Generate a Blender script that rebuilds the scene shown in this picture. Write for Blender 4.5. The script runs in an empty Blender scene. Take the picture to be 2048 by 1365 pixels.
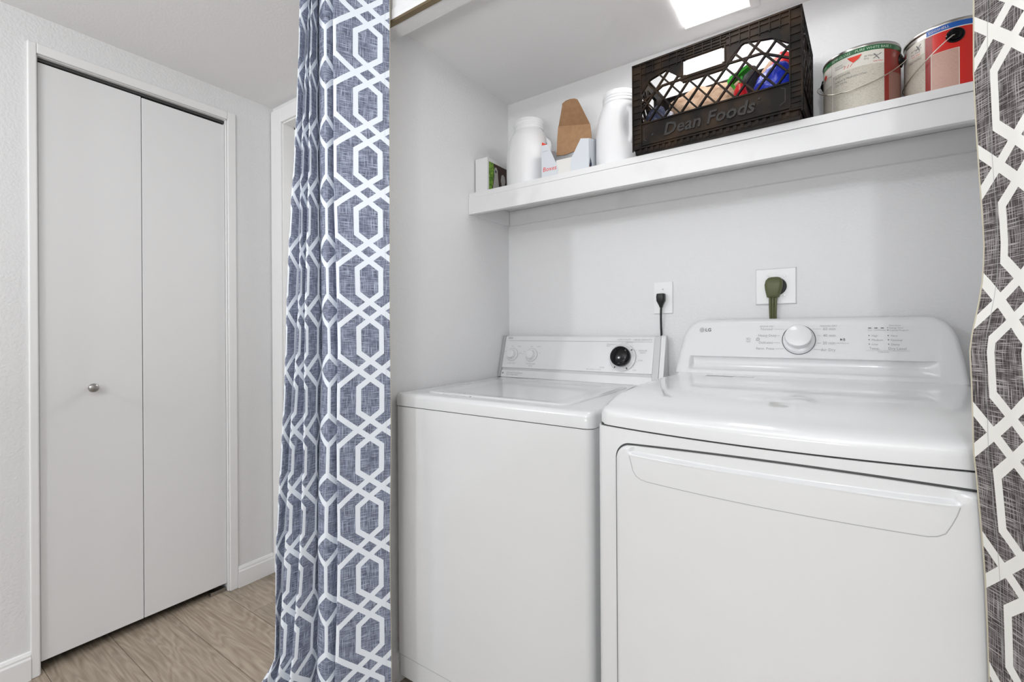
import bpy, bmesh, math, random
from mathutils import Vector, Matrix, noise as mnoise
random.seed(7)
PI = math.pi
C = bpy.context.scene.collection
S = bpy.context.scene
R = math.radians

# ------------------------------------------------------------------ camera
cam = bpy.data.cameras.new('camera')
cam.sensor_width = 36.0
cam.lens = 927.4 / 2048 * 36.0
cam.shift_y = -23.0 / 2048
cam.clip_start = 0.02
cam_o = bpy.data.objects.new('camera', cam); C.objects.link(cam_o)
YAW, ROLL = 0.59627, 0.0061
cam_o.matrix_world = (Matrix.Translation((0, 0, 1.11)) @ Matrix.Rotation(YAW, 4, 'Z')
                      @ Matrix.Rotation(PI / 2, 4, 'X') @ Matrix.Rotation(-ROLL, 4, 'Z'))
S.camera = cam_o
S.view_settings.view_transform = 'Standard'
S.view_settings.look = 'None'
S.view_settings.gamma = 1.0
S.view_settings.use_curve_mapping = False
S.view_settings.exposure = 0.28

# ------------------------------------------------------------------ world and lights
w = bpy.data.worlds.new('world'); S.world = w; w.use_nodes = True
w.node_tree.nodes['Background'].inputs[0].default_value = (0.97, 0.985, 1.0, 1)
w.node_tree.nodes['Background'].inputs[1].default_value = 0.8

def area(name, loc, target, sx, sy, power, color=(1, 1, 1)):
    l = bpy.data.lights.new(name, 'AREA'); l.shape = 'RECTANGLE'; l.size = sx; l.size_y = sy
    l.energy = power; l.color = color
    o = bpy.data.objects.new(name, l); C.objects.link(o)
    d = Vector(target) - Vector(loc)
    o.matrix_world = Matrix.Translation(loc) @ d.to_track_quat('-Z', 'Y').to_matrix().to_4x4()
    return o
area('hall_lamp_left', (-1.85, -1.6, 2.08), (-0.9, 1.6, 1.2), 0.12, 0.12, 11, (.95, .975, 1))
area('hall_lamp_right', (0.35, -2.4, 2.02), (-0.2, 1.6, 1.2), 0.12, 0.12, 13, (.95, .975, 1))
area('hall_ceiling_fill', (0.1, -1.3, 2.13), (0.1, -1.3, 0), 2.2, 1.8, 9, (.95, .975, 1))  # added fill light out of view, no fixture here
area('bounce_fill', (-0.1, -1.1, 1.0), (-0.1, -0.9, 3.0), 0.8, 0.8, 32, (.97, .985, 1))  # upward light added to brighten the ceilings and side wall
area('bedroom_light', (-1.7, 2.2, 2.1), (-1.7, 2.2, 0), 0.8, 0.8, 16)

# ------------------------------------------------------------------ helpers
WP = {}
def link(name, me, m, parent=None):
    o = bpy.data.objects.new(name, me); C.objects.link(o)
    if m is not None:
        for mm in (m if isinstance(m, (list, tuple)) else [m]): me.materials.append(mm)
    if parent is not None:
        o.parent = parent
        if parent.name in WP: o.location = -WP[parent.name]; WP[o.name] = Vector((0, 0, 0))
    else:
        WP[o.name] = Vector((0, 0, 0))
    return o
def obj(name, bm, m, parent=None, smooth=False, ang=35):
    me = bpy.data.meshes.new(name)
    bmesh.ops.recalc_face_normals(bm, faces=bm.faces[:])
    bm.to_mesh(me); bm.free()
    if smooth:
        for p in me.polygons: p.use_smooth = True
        try: me.set_sharp_from_angle(angle=R(ang))
        except Exception: pass
    return link(name, me, m, parent)
def tag(o, label=None, cat=None, group=None, kind=None):
    if label: o['label'] = label
    if cat: o['category'] = cat
    if group: o['group'] = group
    if kind: o['kind'] = kind
    return o
def thing(name, label, cat, loc, group=None, rz=0, local=False):
    o = bpy.data.objects.new(name, None); C.objects.link(o)
    o.location = loc; o.rotation_euler = (0, 0, rz); o.empty_display_size = 0.05
    if not local: WP[o.name] = Vector(loc)
    return tag(o, label, cat, group)
def struct(name, bm, m, parent=None, **k):
    o = obj(name, bm, m, parent, **k)
    if parent is None: o['kind'] = 'structure'
    return o
def box(bm, x0, x1, y0, y1, z0, z1, bev=0, seg=2):
    vs = [bm.verts.new(p) for p in ((x0,y0,z0),(x1,y0,z0),(x1,y1,z0),(x0,y1,z0),(x0,y0,z1),(x1,y0,z1),(x1,y1,z1),(x0,y1,z1))]
    fs = [bm.faces.new([vs[i] for i in f]) for f in ((3,2,1,0),(4,5,6,7),(0,1,5,4),(1,2,6,5),(2,3,7,6),(3,0,4,7))]
    if bev:
        es = list({e for f in fs for e in f.edges})
        bmesh.ops.bevel(bm, geom=es, offset=bev, segments=seg, profile=0.5, affect='EDGES')
    return vs
def boxes(*bs, bev=0, seg=2):
    bm = bmesh.new()
    for b in bs: box(bm, *b, bev=bev, seg=seg)
    return bm
def prism(bm, pts, axis, lo, hi):
    """extrude a 2D outline; axis = constant axis. pts are the other two coords in xyz order"""
    def P(a, b, c):
        return {'x': (c, a, b), 'y': (a, c, b), 'z': (a, b, c)}[axis]
    A = [bm.verts.new(P(a, b, lo)) for a, b in pts]; B = [bm.verts.new(P(a, b, hi)) for a, b in pts]
    bm.faces.new(A); bm.faces.new(B[::-1])
    n = len(pts)
    for i in range(n): bm.faces.new((A[i], A[(i+1) % n], B[(i+1) % n], B[i]))
def rrect(x0, x1, z0, z1, r, n=5):
    out = []
    for cx, cz, a0 in ((x1-r, z1-r, 0), (x0+r, z1-r, 90), (x0+r, z0+r, 180), (x1-r, z0+r, 270)):
        for i in range(n+1):
            a = R(a0 + 90*i/n); out.append((cx+r*math.cos(a), cz+r*math.sin(a)))
    return out
def circle(cx, cz, r, n=32): return [(cx+r*math.cos(2*PI*i/n), cz+r*math.sin(2*PI*i/n)) for i in range(n)]
def tube(bm, pts, r, n=8, cap=True):
    pts = [Vector(p) for p in pts]; rings = []
    up = Vector((0, 0, 1)); prev = None
    for i, p in enumerate(pts):
        t = (pts[min(i+1, len(pts)-1)] - pts[max(i-1, 0)]).normalized()
        if prev is None:
            a = up if abs(t.dot(up)) < .95 else Vector((1, 0, 0)); u = (a - t*a.dot(t)).normalized()
        else: u = (prev - t*prev.dot(t)).normalized()
        prev = u; v = t.cross(u)
        rr = r[i] if isinstance(r, (list, tuple)) else r
        rings.append([bm.verts.new(p + (u*math.cos(2*PI*k/n) + v*math.sin(2*PI*k/n))*rr) for k in range(n)])
    for a, b in zip(rings, rings[1:]):
        for k in range(n): bm.faces.new((a[k], a[(k+1) % n], b[(k+1) % n], b[k]))
    if cap: bm.faces.new(rings[0][::-1]); bm.faces.new(rings[-1])
def lathe(bm, prof, c, n=40, M=None):
    rings = []
    M = M or Matrix.Identity(4)
    for r, z in prof:
        rings.append([bm.verts.new(M @ Vector((c[0]+r*math.cos(2*PI*k/n), c[1]+r*math.sin(2*PI*k/n), c[2]+z))) for k in range(n)])
    for a, b in zip(rings, rings[1:]):
        for k in range(n): bm.faces.new((a[k], a[(k+1) % n], b[(k+1) % n], b[k]))
    bm.faces.new(rings[0][::-1]); bm.faces.new(rings[-1])
def cyl_on(bm, o, U, V, N, prof, n=36):
    """lathe around the axis N at point o; prof = (radius, height along N)"""
    rings = []
    for r, h in prof:
        rings.append([bm.verts.new(o + U*(r*math.cos(2*PI*k/n)) + V*(r*math.sin(2*PI*k/n)) + N*h) for k in range(n)])
    for a, b in zip(rings, rings[1:]):
        for k in range(n): bm.faces.new((a[k], a[(k+1) % n], b[(k+1) % n], b[k]))
    if prof[0][0] > 1e-5: bm.faces.new(rings[0][::-1])
    if prof[-1][0] > 1e-5: bm.faces.new(rings[-1])
def grid(bm, pts):
    V = [[bm.verts.new(p) for p in row] for row in pts]
    for a, b in zip(V, V[1:]):
        for i in range(len(a)-1): bm.faces.new((a[i], a[i+1], b[i+1], b[i]))
    return V
def cat(pts, k):
    """Catmull-Rom through tuples"""
    out = []
    n = len(pts)
    for i in range(n-1):
        p0, p1, p2, p3 = pts[max(i-1, 0)], pts[i], pts[i+1], pts[min(i+2, n-1)]
        for j in range(k):
            t = j/k
            out.append(tuple(0.5*((2*b)+(-a+c)*t+(2*a-5*b+4*c-d)*t*t+(-a+3*b-3*c+d)*t**3) for a, b, c, d in zip(p0, p1, p2, p3)))
    out.append(tuple(pts[-1]))
    return out
def interp(xs, ys, x):
    if x <= xs[0]: return ys[0]
    for i in range(len(xs)-1):
        if x <= xs[i+1]:
            t = (x-xs[i])/(xs[i+1]-xs[i]); return ys[i]*(1-t)+ys[i+1]*t
    return ys[-1]
def sstep(a, b, x):
    t = max(0, min(1, (x-a)/(b-a))); return t*t*(3-2*t)

_txt = {}
def text_verts(s, shear=0.0, bold=0.0):
    key = (s, shear, bold)
    if key in _txt: return _txt[key]
    cu = bpy.data.curves.new('t', 'FONT'); cu.body = s; cu.size = 1; cu.resolution_u = 2; cu.shear = shear; cu.offset = bold
    ob = bpy.data.objects.new('t', cu); C.objects.link(ob)
    dg = bpy.context.evaluated_depsgraph_get()
    me = bpy.data.meshes.new_from_object(ob.evaluated_get(dg))
    vs = [tuple(v.co) for v in me.vertices]; fs = [tuple(p.vertices) for p in me.polygons]
    bpy.data.objects.remove(ob); bpy.data.curves.remove(cu); bpy.data.meshes.remove(me)
    _txt[key] = (vs, fs); return vs, fs
def text(bm, s, fn, a, b, size, align='l', shear=0.0, thick=None, bold=0.0):
    """fn(a, b, h) -> world point; a, b = plane coords"""
    vs, fs = text_verts(s, shear, bold)
    if not vs: return
    wd = max(v[0] for v in vs)
    off = {'l': 0, 'c': -wd/2, 'r': -wd}[align]
    V = [bm.verts.new(fn(a+(v[0]+off)*size, b+v[1]*size, thick or 0)) for v in vs]
    F = []
    for f in fs:
        try: F.append(bm.faces.new([V[i] for i in f]))
        except ValueError: pass
    if thick:
        B = [bm.verts.new(fn(a+(v[0]+off)*size, b+v[1]*size, 0)) for v in vs]
        from collections import Counter
        ec = Counter()
        for f in fs:
            for i in range(len(f)): ec[frozenset((f[i], f[(i+1) % len(f)]))] += 1
        for e, c in ec.items():
            if c == 1:
                i, j = tuple(e)
                try: bm.faces.new((V[i], V[j], B[j], B[i]))
                except ValueError: pass
def bar(bm, fn, p, q, wdt, h=0):
    """thin flat strip between plane points p and q"""
    d = Vector((q[0]-p[0], q[1]-p[1])); L = d.length; n = Vector((-d.y, d.x))/L*wdt/2
    vs = [bm.verts.new(fn(a, b, h)) for a, b in ((p[0]+n.x, p[1]+n.y), (p[0]-n.x, p[1]-n.y), (q[0]-n.x, q[1]-n.y), (q[0]+n.x, q[1]+n.y))]
    bm.faces.new(vs)
def ringband(bm, fn, ca, cb, r0, r1, a0=0, a1=360, n=40, h=0):
    A = []; B = []
    for i in range(n+1):
        t = R(a0+(a1-a0)*i/n)
        A.append(bm.verts.new(fn(ca+r0*math.cos(t), cb+r0*math.sin(t), h))); B.append(bm.verts.new(fn(ca+r1*math.cos(t), cb+r1*math.sin(t), h)))
    for i in range(n): bm.faces.new((A[i], A[i+1], B[i+1], B[i]))

# ------------------------------------------------------------------ materials
def mat(name, col, rough=0.5, metal=0.0, spec=0.5, bump=None, coat=0.0, emit=None, noise=None, nscale=None):
    m = bpy.data.materials.new(name); m.use_nodes = True
    nt = m.node_tree; b = nt.nodes['Principled BSDF']
    b.inputs['Base Color'].default_value = (*col, 1); b.inputs['Roughness'].default_value = rough
    b.inputs['Metallic'].default_value = metal; b.inputs['Specular IOR Level'].default_value = spec
    b.inputs['Coat Weight'].default_value = coat; b.inputs['Coat Roughness'].default_value = 0.05
    if emit: b.inputs['Emission Color'].default_value = (*emit[:3], 1); b.inputs['Emission Strength'].default_value = emit[3]
    tc = nt.nodes.new('ShaderNodeTexCoord')
    if bump:   # (scale, strength, distance)
        n = nt.nodes.new('ShaderNodeTexNoise'); n.inputs['Scale'].default_value = bump[0]; n.inputs['Detail'].default_value = 3
        bp = nt.nodes.new('ShaderNodeBump'); bp.inputs['Strength'].default_value = bump[1]; bp.inputs['Distance'].default_value = bump[2]
        nt.links.new(tc.outputs['Object'], n.inputs['Vector']); nt.links.new(n.outputs['Fac'], bp.inputs['Height'])
        nt.links.new(bp.outputs['Normal'], b.inputs['Normal'])
    if noise:  # (scale, colour b, contrast lo, hi)
        n = nt.nodes.new('ShaderNodeTexNoise'); n.inputs['Scale'].default_value = noise[0]; n.inputs['Detail'].default_value = 4
        if nscale:
            mp = nt.nodes.new('ShaderNodeMapping'); mp.inputs['Scale'].default_value = nscale; nt.links.new(tc.outputs['Object'], mp.inputs[0])
        cr = nt.nodes.new('ShaderNodeMapRange'); cr.inputs[1].default_value = noise[2]; cr.inputs[2].default_value = noise[3]
        mx = nt.nodes.new('ShaderNodeMix'); mx.data_type = 'RGBA'
        mx.inputs[6].default_value = (*col, 1); mx.inputs[7].default_value = (*noise[1], 1)
        nt.links.new(mp.outputs[0] if nscale else tc.outputs['Object'], n.inputs['Vector']); nt.links.new(n.outputs['Fac'], cr.inputs[0])
        nt.links.new(cr.outputs[0], mx.inputs[0]); nt.links.new(mx.outputs[2], b.inputs['Base Color'])
    return m
M = {}
M['wall'] = mat('wall_paint', (.785, .785, .79), .65, bump=(130, .42, .004))
M['ceil'] = mat('ceiling_paint', (.84, .84, .845), .75, bump=(120, .2, .003))
M['trim'] = mat('trim_paint', (.84, .84, .84), .4)
M['door'] = mat('door_paint', (.80, .80, .805), .38, bump=(30, .03, .002))
M['dark'] = mat('closet_dark', (.03, .03, .03), .8)
M['enamel'] = mat('white_enamel', (.735, .74, .745), .3, coat=1.0)
M['enamel_top'] = mat('washer_top_enamel', (.72, .725, .73), .25, coat=.8)
M['plastic'] = mat('white_plastic', (.74, .745, .75), .3, coat=.4)
M['grey'] = mat('grey_plastic', (.42, .42, .42), .4)
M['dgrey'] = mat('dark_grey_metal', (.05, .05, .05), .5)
M['lgrey'] = mat('light_grey_trim', (.58, .58, .58), .35)
M['seam'] = mat('seam_shadow_gap', (.05, .05, .05), .8)  # seam shade as a colour; also the dark dryer socket
M['ink'] = mat('grey_print', (.42, .42, .43), .6)
M['inkd'] = mat('dark_print', (.08, .08, .09), .5)
M['black'] = mat('black_plastic', (.003, .003, .004), .16, spec=.25, coat=.12)
M['blackcord'] = mat('black_rubber', (.006, .006, .006), .45)
M['olive'] = mat('olive_rubber', (.10, .11, .045), .5)
M['steel'] = mat('brushed_steel', (.40, .39, .38), .3, metal=1.0)
M['screw'] = mat('screw_steel', (.35, .35, .35), .35, metal=1.0)
M['plate'] = mat('outlet_plate_white', (.86, .86, .86), .35)
M['shelf'] = mat('shelf_paint', (.75, .75, .755), .5, noise=(9, (.69, .69, .69), .55, .75))
M['hdpe'] = mat('white_jug_plastic', (.80, .80, .81), .38)
M['hdpe'].node_tree.nodes['Principled BSDF'].inputs['Subsurface Weight'].default_value = 0.15
M['hdpe'].node_tree.nodes['Principled BSDF'].inputs['Subsurface Radius'].default_value = (.02, .02, .02)
M['card'] = mat('brown_cardboard', (.40, .23, .12), .8, noise=(60, (.36, .205, .105), .4, .6))
M['cardw'] = mat('white_box_card', (.62, .65, .69), .5)
M['cardp'] = mat('white_carton', (.74, .74, .74), .5)
M['cardc'] = mat('cream_box_card', (.72, .71, .68), .5)
M['canred_shade'] = mat('can_red_shaded', (.26, .018, .010), .32)  # can red darkened for the shade of the neighbouring can
M['canpink_shade'] = mat('can_pink_panel_shaded', (.30, .14, .11), .4)  # pink panel darkened with the same shade
M['cardin'] = mat('box_inner_grey', (.42, .42, .43), .8)
M['red'] = mat('red_print', (.75, .05, .02), .5)
M['crate'] = mat('crate_plastic', (.0055, .0042, .0034), .5, spec=.16, noise=(14, (.034, .019, .010), .42, .68))
M['crate_t'] = mat('crate_lettering', (.014, .012, .010), .32)  # lighter than the crate to paint a highlight on the letters
M['burlap'] = mat('brown_paper', (.44, .30, .20), .85, noise=(35, (.30, .18, .11), .4, .65), bump=(60, .5, .01))
M['blue'] = mat('blue_film', (.01, .03, .42), .3, bump=(40, .5, .01))
M['redf'] = mat('red_film', (.55, .01, .015), .3, bump=(40, .5, .01))
M['green'] = mat('green_plastic', (.05, .42, .03), .3)
M['denim'] = mat('dark_navy_cloth', (.02, .025, .06), .9, noise=(80, (.10, .11, .15), .5, .7))
M['greybag'] = mat('grey_film', (.30, .30, .34), .35, bump=(40, .5, .01))
M['blackc'] = mat('black_cloth', (.012, .012, .014), .8)
M['tin'] = mat('tin_can_metal', (.55, .53, .50), .28, metal=1.0)
M['cream'] = mat('cream_label', (.58, .54, .46), .45, noise=(1.0, (.40, .375, .33), .5, .68), nscale=(240, 240, 900))
M['creamp'] = mat('plain_cream_label', (.72, .69, .62), .45)
M['canred'] = mat('can_red', (.62, .015, .008), .32)
M['candred'] = mat('can_dark_red', (.28, .015, .010), .32)
M['cangreen'] = mat('can_green', (.02, .13, .045), .35)
M['canblue'] = mat('can_blue', (.012, .10, .42), .35)
M['canpink'] = mat('can_pink_panel', (.58, .36, .29), .4, noise=(1.0, (.50, .31, .27), .5, .68), nscale=(240, 240, 900))
M['wire'] = mat('wire_steel', (.60, .57, .50), .3, metal=1.0)
M['labeltext'] = mat('label_print', (.16, .16, .16), .5)
M['mint'] = mat('pale_print', (.55, .70, .55), .5)
M['beige'] = mat('beige_lining', (.62, .57, .44), .85)
M['track'] = mat('bronze_track', (.22, .17, .10), .4, metal=.6)
M['lamp'] = mat('lamp_diffuser', (.9, .9, .9), .5, emit=(1, 1, 1, 8.0))
M['chrome'] = mat('chrome_print', (.48, .46, .43), .35)
M['leaf'] = mat('foliage_print', (.05, .16, .015), .5, noise=(90, (.25, .42, .05), .4, .65))
M['brownp'] = mat('brown_print', (.045, .02, .012), .4)

def floor_mat():
    m = bpy.data.materials.new('wood_plank'); m.use_nodes = True
    nt = m.node_tree; L = nt.links; b = nt.nodes['Principled BSDF']; b.inputs['Roughness'].default_value = .42
    N = nt.nodes.new
    tc = N('ShaderNodeTexCoord'); oi = N('ShaderNodeObjectInfo')
    mp = N('ShaderNodeMapping'); mp.inputs['Scale'].default_value = (1.0, 7.0, 1.0)
    add = N('ShaderNodeVectorMath'); add.operation = 'ADD'
    sc = N('ShaderNodeVectorMath'); sc.operation = 'SCALE'; sc.inputs[3].default_value = 37.0
    cmb = N('ShaderNodeCombineXYZ')
    L.new(oi.outputs['Random'], cmb.inputs[0]); L.new(oi.outputs['Random'], cmb.inputs[1]); L.new(cmb.outputs[0], sc.inputs[0])
    L.new(tc.outputs['Object'], add.inputs[0]); L.new(sc.outputs[0], add.inputs[1]); L.new(add.outputs[0], mp.inputs[0])
    n1 = N('ShaderNodeTexNoise'); n1.inputs['Scale'].default_value = 1.5; n1.inputs['Detail'].default_value = 3; n1.inputs['Distortion'].default_value = .5
    L.new(mp.outputs[0], n1.inputs[0])
    # contour lines of a stretched noise give cathedral grain
    mul = N('ShaderNodeMath'); mul.operation = 'MULTIPLY'; mul.inputs[1].default_value = 24.0
    pp = N('ShaderNodeMath'); pp.operation = 'PINGPONG'; pp.inputs[1].default_value = 0.8
    L.new(n1.outputs[0], mul.inputs[0]); L.new(mul.outputs[0], pp.inputs[0])
    n2 = N('ShaderNodeTexNoise'); n2.inputs['Scale'].default_value = 25; n2.inputs['Detail'].default_value = 5
    mp2 = N('ShaderNodeMapping'); mp2.inputs['Scale'].default_value = (.15, 6, 1)
    L.new(add.outputs[0], mp2.inputs[0]); L.new(mp2.outputs[0], n2.inputs[0])
    mixf = N('ShaderNodeMath'); mixf.operation = 'MULTIPLY_ADD'; mixf.inputs[1].default_value = .35
    L.new(pp.outputs[0], mixf.inputs[0])
    m3 = N('ShaderNodeMath'); m3.operation = 'MULTIPLY'; m3.inputs[1].default_value = .95
    L.new(n2.outputs[0], m3.inputs[0]); L.new(m3.outputs[0], mixf.inputs[2])
    cr = N('ShaderNodeValToRGB'); e = cr.color_ramp.elements
    e[0].position = .25; e[0].color = (.185, .145, .105, 1); e[1].position = .95; e[1].color = (.40, .335, .265, 1)
    L.new(mixf.outputs[0], cr.inputs[0])
    hs = N('ShaderNodeHueSaturation'); mr = N('ShaderNodeMapRange'); mr.inputs[3].default_value = .88; mr.inputs[4].default_value = 1.12
    L.new(oi.outputs['Random'], mr.inputs[0]); L.new(mr.outputs[0], hs.inputs['Value']); L.new(cr.outputs[0], hs.inputs['Color'])
    L.new(hs.outputs[0], b.inputs['Base Color'])
    return m
M['wood'] = floor_mat()

def curtain_mat(name, P, dark, dark2, thread, white, hf):
    """printed trellis; UV u = cloth metres across, v = metres up, v measured from a small-diamond centre"""
    m = bpy.data.materials.new(name); m.use_nodes = True
    nt = m.node_tree; L = nt.links; b = nt.nodes['Principled BSDF']; b.inputs['Roughness'].default_value = .9
    b.inputs['Specular IOR Level'].default_value = .15
    W, wv, hs, hb, t = .60*P, .213*P, .205*P, .24*P, .046*P
    s = (P-hb-hs)/(W+wv); co = 1/math.sqrt(1+s*s)
    def mth(op, a, b_=None, c_=None):
        n = nt.nodes.new('ShaderNodeMath'); n.operation = op
        for i, v in enumerate((a, b_, c_)):
            if v is None: continue
            if isinstance(v, (int, float)): n.inputs[i].default_value = v
            else: L.new(v, n.inputs[i])
        return n.outputs[0]
    uv = nt.nodes.new('ShaderNodeUVMap'); uv.uv_map = 'UVMap'
    sp = nt.nodes.new('ShaderNodeSeparateXYZ'); L.new(uv.outputs[0], sp.inputs[0])
    X = mth('PINGPONG', sp.outputs[0], W)
    Y = mth('PINGPONG', mth('ADD', sp.outputs[1], P/2), P/2)
    d_small_v = mth('ABSOLUTE', mth('SUBTRACT', X, wv))
    in_small = mth('LESS_THAN', Y, hs)
    l1 = mth('MULTIPLY', mth('LESS_THAN', d_small_v, t), in_small)
    l2 = mth('MULTIPLY', mth('GREATER_THAN', X, W-t), mth('LESS_THAN', Y, hb))
    sX = mth('MULTIPLY', X, s)
    d1 = mth('MULTIPLY', mth('ABSOLUTE', mth('SUBTRACT', mth('ADD', Y, sX), hs+s*wv)), co)
    l3 = mth('MULTIPLY', mth('LESS_THAN', d1, t), mth('LESS_THAN', X, wv+t))
    d2 = mth('MULTIPLY', mth('ABSOLUTE', mth('SUBTRACT', mth('SUBTRACT', Y, sX), hs+s*wv)), co)
    l4 = mth('LESS_THAN', d2, t)
    d3 = mth('MULTIPLY', mth('ABSOLUTE', mth('SUBTRACT', mth('ADD', Y, sX), hb+s*W)), co)
    l5 = mth('LESS_THAN', d3, t)
    ln = l1
    for k in (l2, l3, l4, l5): ln = mth('MAXIMUM', ln, k)
    # linen hatch
    def hatch(sx, sy, lo, hi):
        mp = nt.nodes.new('ShaderNodeMapping'); mp.inputs['Scale'].default_value = (sx, sy, 1); L.new(uv.outputs[0], mp.inputs[0])
        n = nt.nodes.new('ShaderNodeTexNoise'); n.inputs['Scale'].default_value = 1; n.inputs['Detail'].default_value = 2; L.new(mp.outputs[0], n.inputs[0])
        r = nt.nodes.new('ShaderNodeMapRange'); r.inputs[1].default_value = lo; r.inputs[2].default_value = hi; L.new(n.outputs[0], r.inputs[0])
        return r.outputs[0]
    h = mth('MAXIMUM', hatch(22, hf, .52, .65), hatch(hf, 22, .52, .65))
    h2 = mth('MULTIPLY', hatch(60, 60, .35, .65), 1.0)
    def mix(f, a, c):
        n = nt.nodes.new('ShaderNodeMix'); n.data_type = 'RGBA'
        L.new(f, n.inputs[0])
        for i, v in ((6, a), (7, c)):
            if isinstance(v, tuple): n.inputs[i].default_value = (*v, 1)
            else: L.new(v, n.inputs[i])
        return n.outputs[2]
    c1 = mix(h2, dark, dark2); c2 = mix(h, c1, thread); c3 = mix(ln, c2, white)
    L.new(c3, b.inputs['Base Color'])
    n = nt.nodes.new('ShaderNodeTexNoise'); n.inputs['Scale'].default_value = 700; L.new(uv.outputs[0], n.inputs[0])
    bp = nt.nodes.new('ShaderNodeBump'); bp.inputs['Strength'].default_value = .25; bp.inputs['Distance'].default_value = .002
    L.new(n.outputs[0], bp.inputs['Height']); L.new(bp.outputs[0], b.inputs['Normal'])
    return m
PL_, PR_ = .1709, .1668
M['cur_l'] = curtain_mat('trellis_fabric_cool_cast', PL_, (.120, .130, .180), (.18, .20, .285), (.47, .52, .64), (.86, .91, .97), 560)  # blue in these colours stands for cool daylight on the cloth
M['cur_r'] = curtain_mat('trellis_fabric_brown', PR_, (.050, .040, .040), (.085, .072, .072), (.46, .43, .42), (.84, .83, .79), 820)

# ================================================================== SETTING
FZ = -0.012
LX = -2.14           # hall left wall
CEIL = 2.15
ACEIL = 2.088
# floor: sub-slab plus planks
fl = struct('floor', boxes((-3.2, 2.3, -3.6, 3.4, FZ-.06, FZ-.006)), M['wood'])
rows_y = [.5795 + .182*k for k in range(-14, 8)]
pm = {}
random.seed(11)
for ri, y0 in enumerate(rows_y):
    y1 = y0 + .182
    off = random.uniform(0, 1.0)
    if ri == 14: off = .52
    x = -2.14 - off
    while x < 1.5:
        x1 = x + 1.22
        a, b_ = max(x, -2.62), min(x1, 1.9)
        cutb = b_
        if y1 > .95: cutb = min(b_, 1.9)
        if cutb - a > .05:
            bm = boxes((a+.0006, cutb-.0006, y0+.0006, y1-.0006, FZ-.008, FZ), bev=.0009, seg=1)
            obj('plank', bm, M['wood'], fl)
        x = x1
# ceilings
struct('ceiling', boxes((LX-.2, 2.3, -3.6, .958, CEIL, CEIL+.1), (LX-.2, -1.145, .958, 1.29, CEIL, CEIL+.1)), M['ceil'])
struct('ceiling_alcove', boxes((-1.145, .46, 1.012, 1.70, ACEIL, ACEIL+.1)), M['ceil'])
# left wall with bifold opening y .392-.967, top 2.024
OY0, OY1, OZ = .384, .968, 2.024
struct('wall_left', boxes((LX-.12, LX, -3.6, OY0, FZ-.02, CEIL+.05), (LX-.12, LX, OY1, 1.29, FZ-.02, CEIL+.05), (LX-.12, LX, OY0, OY1, OZ, CEIL+.05)), M['wall'])
struct('wall_closet', boxes((LX-.62, LX-.60, OY0-.3, OY1+.3, FZ, 2.2), (LX-.6, LX-.12, OY0-.3, OY0-.28, FZ, 2.2), (LX-.6, LX-.12, OY1+.28, OY1+.3, FZ, 2.2), (LX-.6, LX-.12, OY0-.3, OY1+.3, 2.2, 2.22)), M['dark'])
# door trim (casing) of the closet
CW = .033
bm = bmesh.new()
for a in ((LX-.001, LX+.010, OY0-CW+.012, OY0, FZ, OZ+CW), (LX-.001, LX+.010, OY1, OY1+CW, FZ, OZ+CW), (LX-.001, LX+.010, OY0, OY1, OZ, OZ+CW)):
    box(bm, *a, bev=.003)
for a in ((LX-.12, LX, OY0-.001, OY0+.003, FZ, OZ), (LX-.12, LX, OY1-.003, OY1+.001, FZ, OZ), (LX-.12, LX, OY0, OY1, OZ-.003, OZ+.001)): box(bm, *a)
struct('trim_1', bm, M['trim'])
# bifold door
DX = LX - .012
dr = bpy.data.objects.new('door_1', None); C.objects.link(dr); dr.location = (DX, OY0, FZ); WP['door_1'] = Vector(dr.location); dr['kind'] = 'structure'
for y0, y1, tz in ((OY0+.006, .6690, 2.004), (.6712, OY1-.004, 2.0015)):
    obj('door_panel', boxes((DX-.032, DX, y0, y1, .021, tz), bev=.0015), M['door'], dr)
bm = bmesh.new(); kc = Vector((DX, .521, .914))
cyl_on(bm, kc, Vector((0,1,0)), Vector((0,0,1)), Vector((1,0,0)), [(.008,0),(.007,.008),(.010,.013),(.0145,.019),(.0155,.024),(.014,.029),(.009,.032),(.001,.033)], 28)
obj('door_knob', bm, M['steel'], dr, smooth=True, ang=60)
obj('door_track', boxes((DX-.03, DX-.004, OY0+.006, OY1-.004, OZ-.014, OZ-.004)), M['dgrey'], dr)
obj('floor_bracket', boxes((DX-.024, DX-.001, .90, .958, FZ, .004)), M['steel'], dr)
# end wall of hall with doorway
EY = 1.172
DX0, DX1, DZ = -2.062, -1.30, 2.068
struct('wall_end', boxes((LX, DX0, EY, EY+.115, FZ-.02, CEIL+.05), (DX1, -1.20, EY, EY+.115, FZ-.02, CEIL+.05), (DX0, DX1, EY, EY+.115, DZ, CEIL+.05)), M['wall'])
bm = bmesh.new()
for a in ((LX+.004, DX0+.008, EY-.014, EY, FZ, 2.128), (DX1-.008, -1.275, EY-.014, EY, FZ, 2.128), (DX0+.008, DX1-.008, EY-.014, EY, DZ-.006, 2.128)): box(bm, *a, bev=.003)
for a in ((DX0-.001, DX0+.012, EY-.004, EY+.12, FZ, DZ), (DX1-.012, DX1+.001, EY-.004, EY+.12, FZ, DZ), (DX0, DX1, EY-.004, EY+.12, DZ-.012, DZ+.001),
          (DX0+.011, DX0+.022, EY+.05, EY+.085, FZ, DZ-.01), (DX0+.01, DX1-.01, EY+.05, EY+.085, DZ-.022, DZ-.01)): box(bm, *a, bev=.0015)
struct('trim_2', bm, M['trim'])
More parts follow.
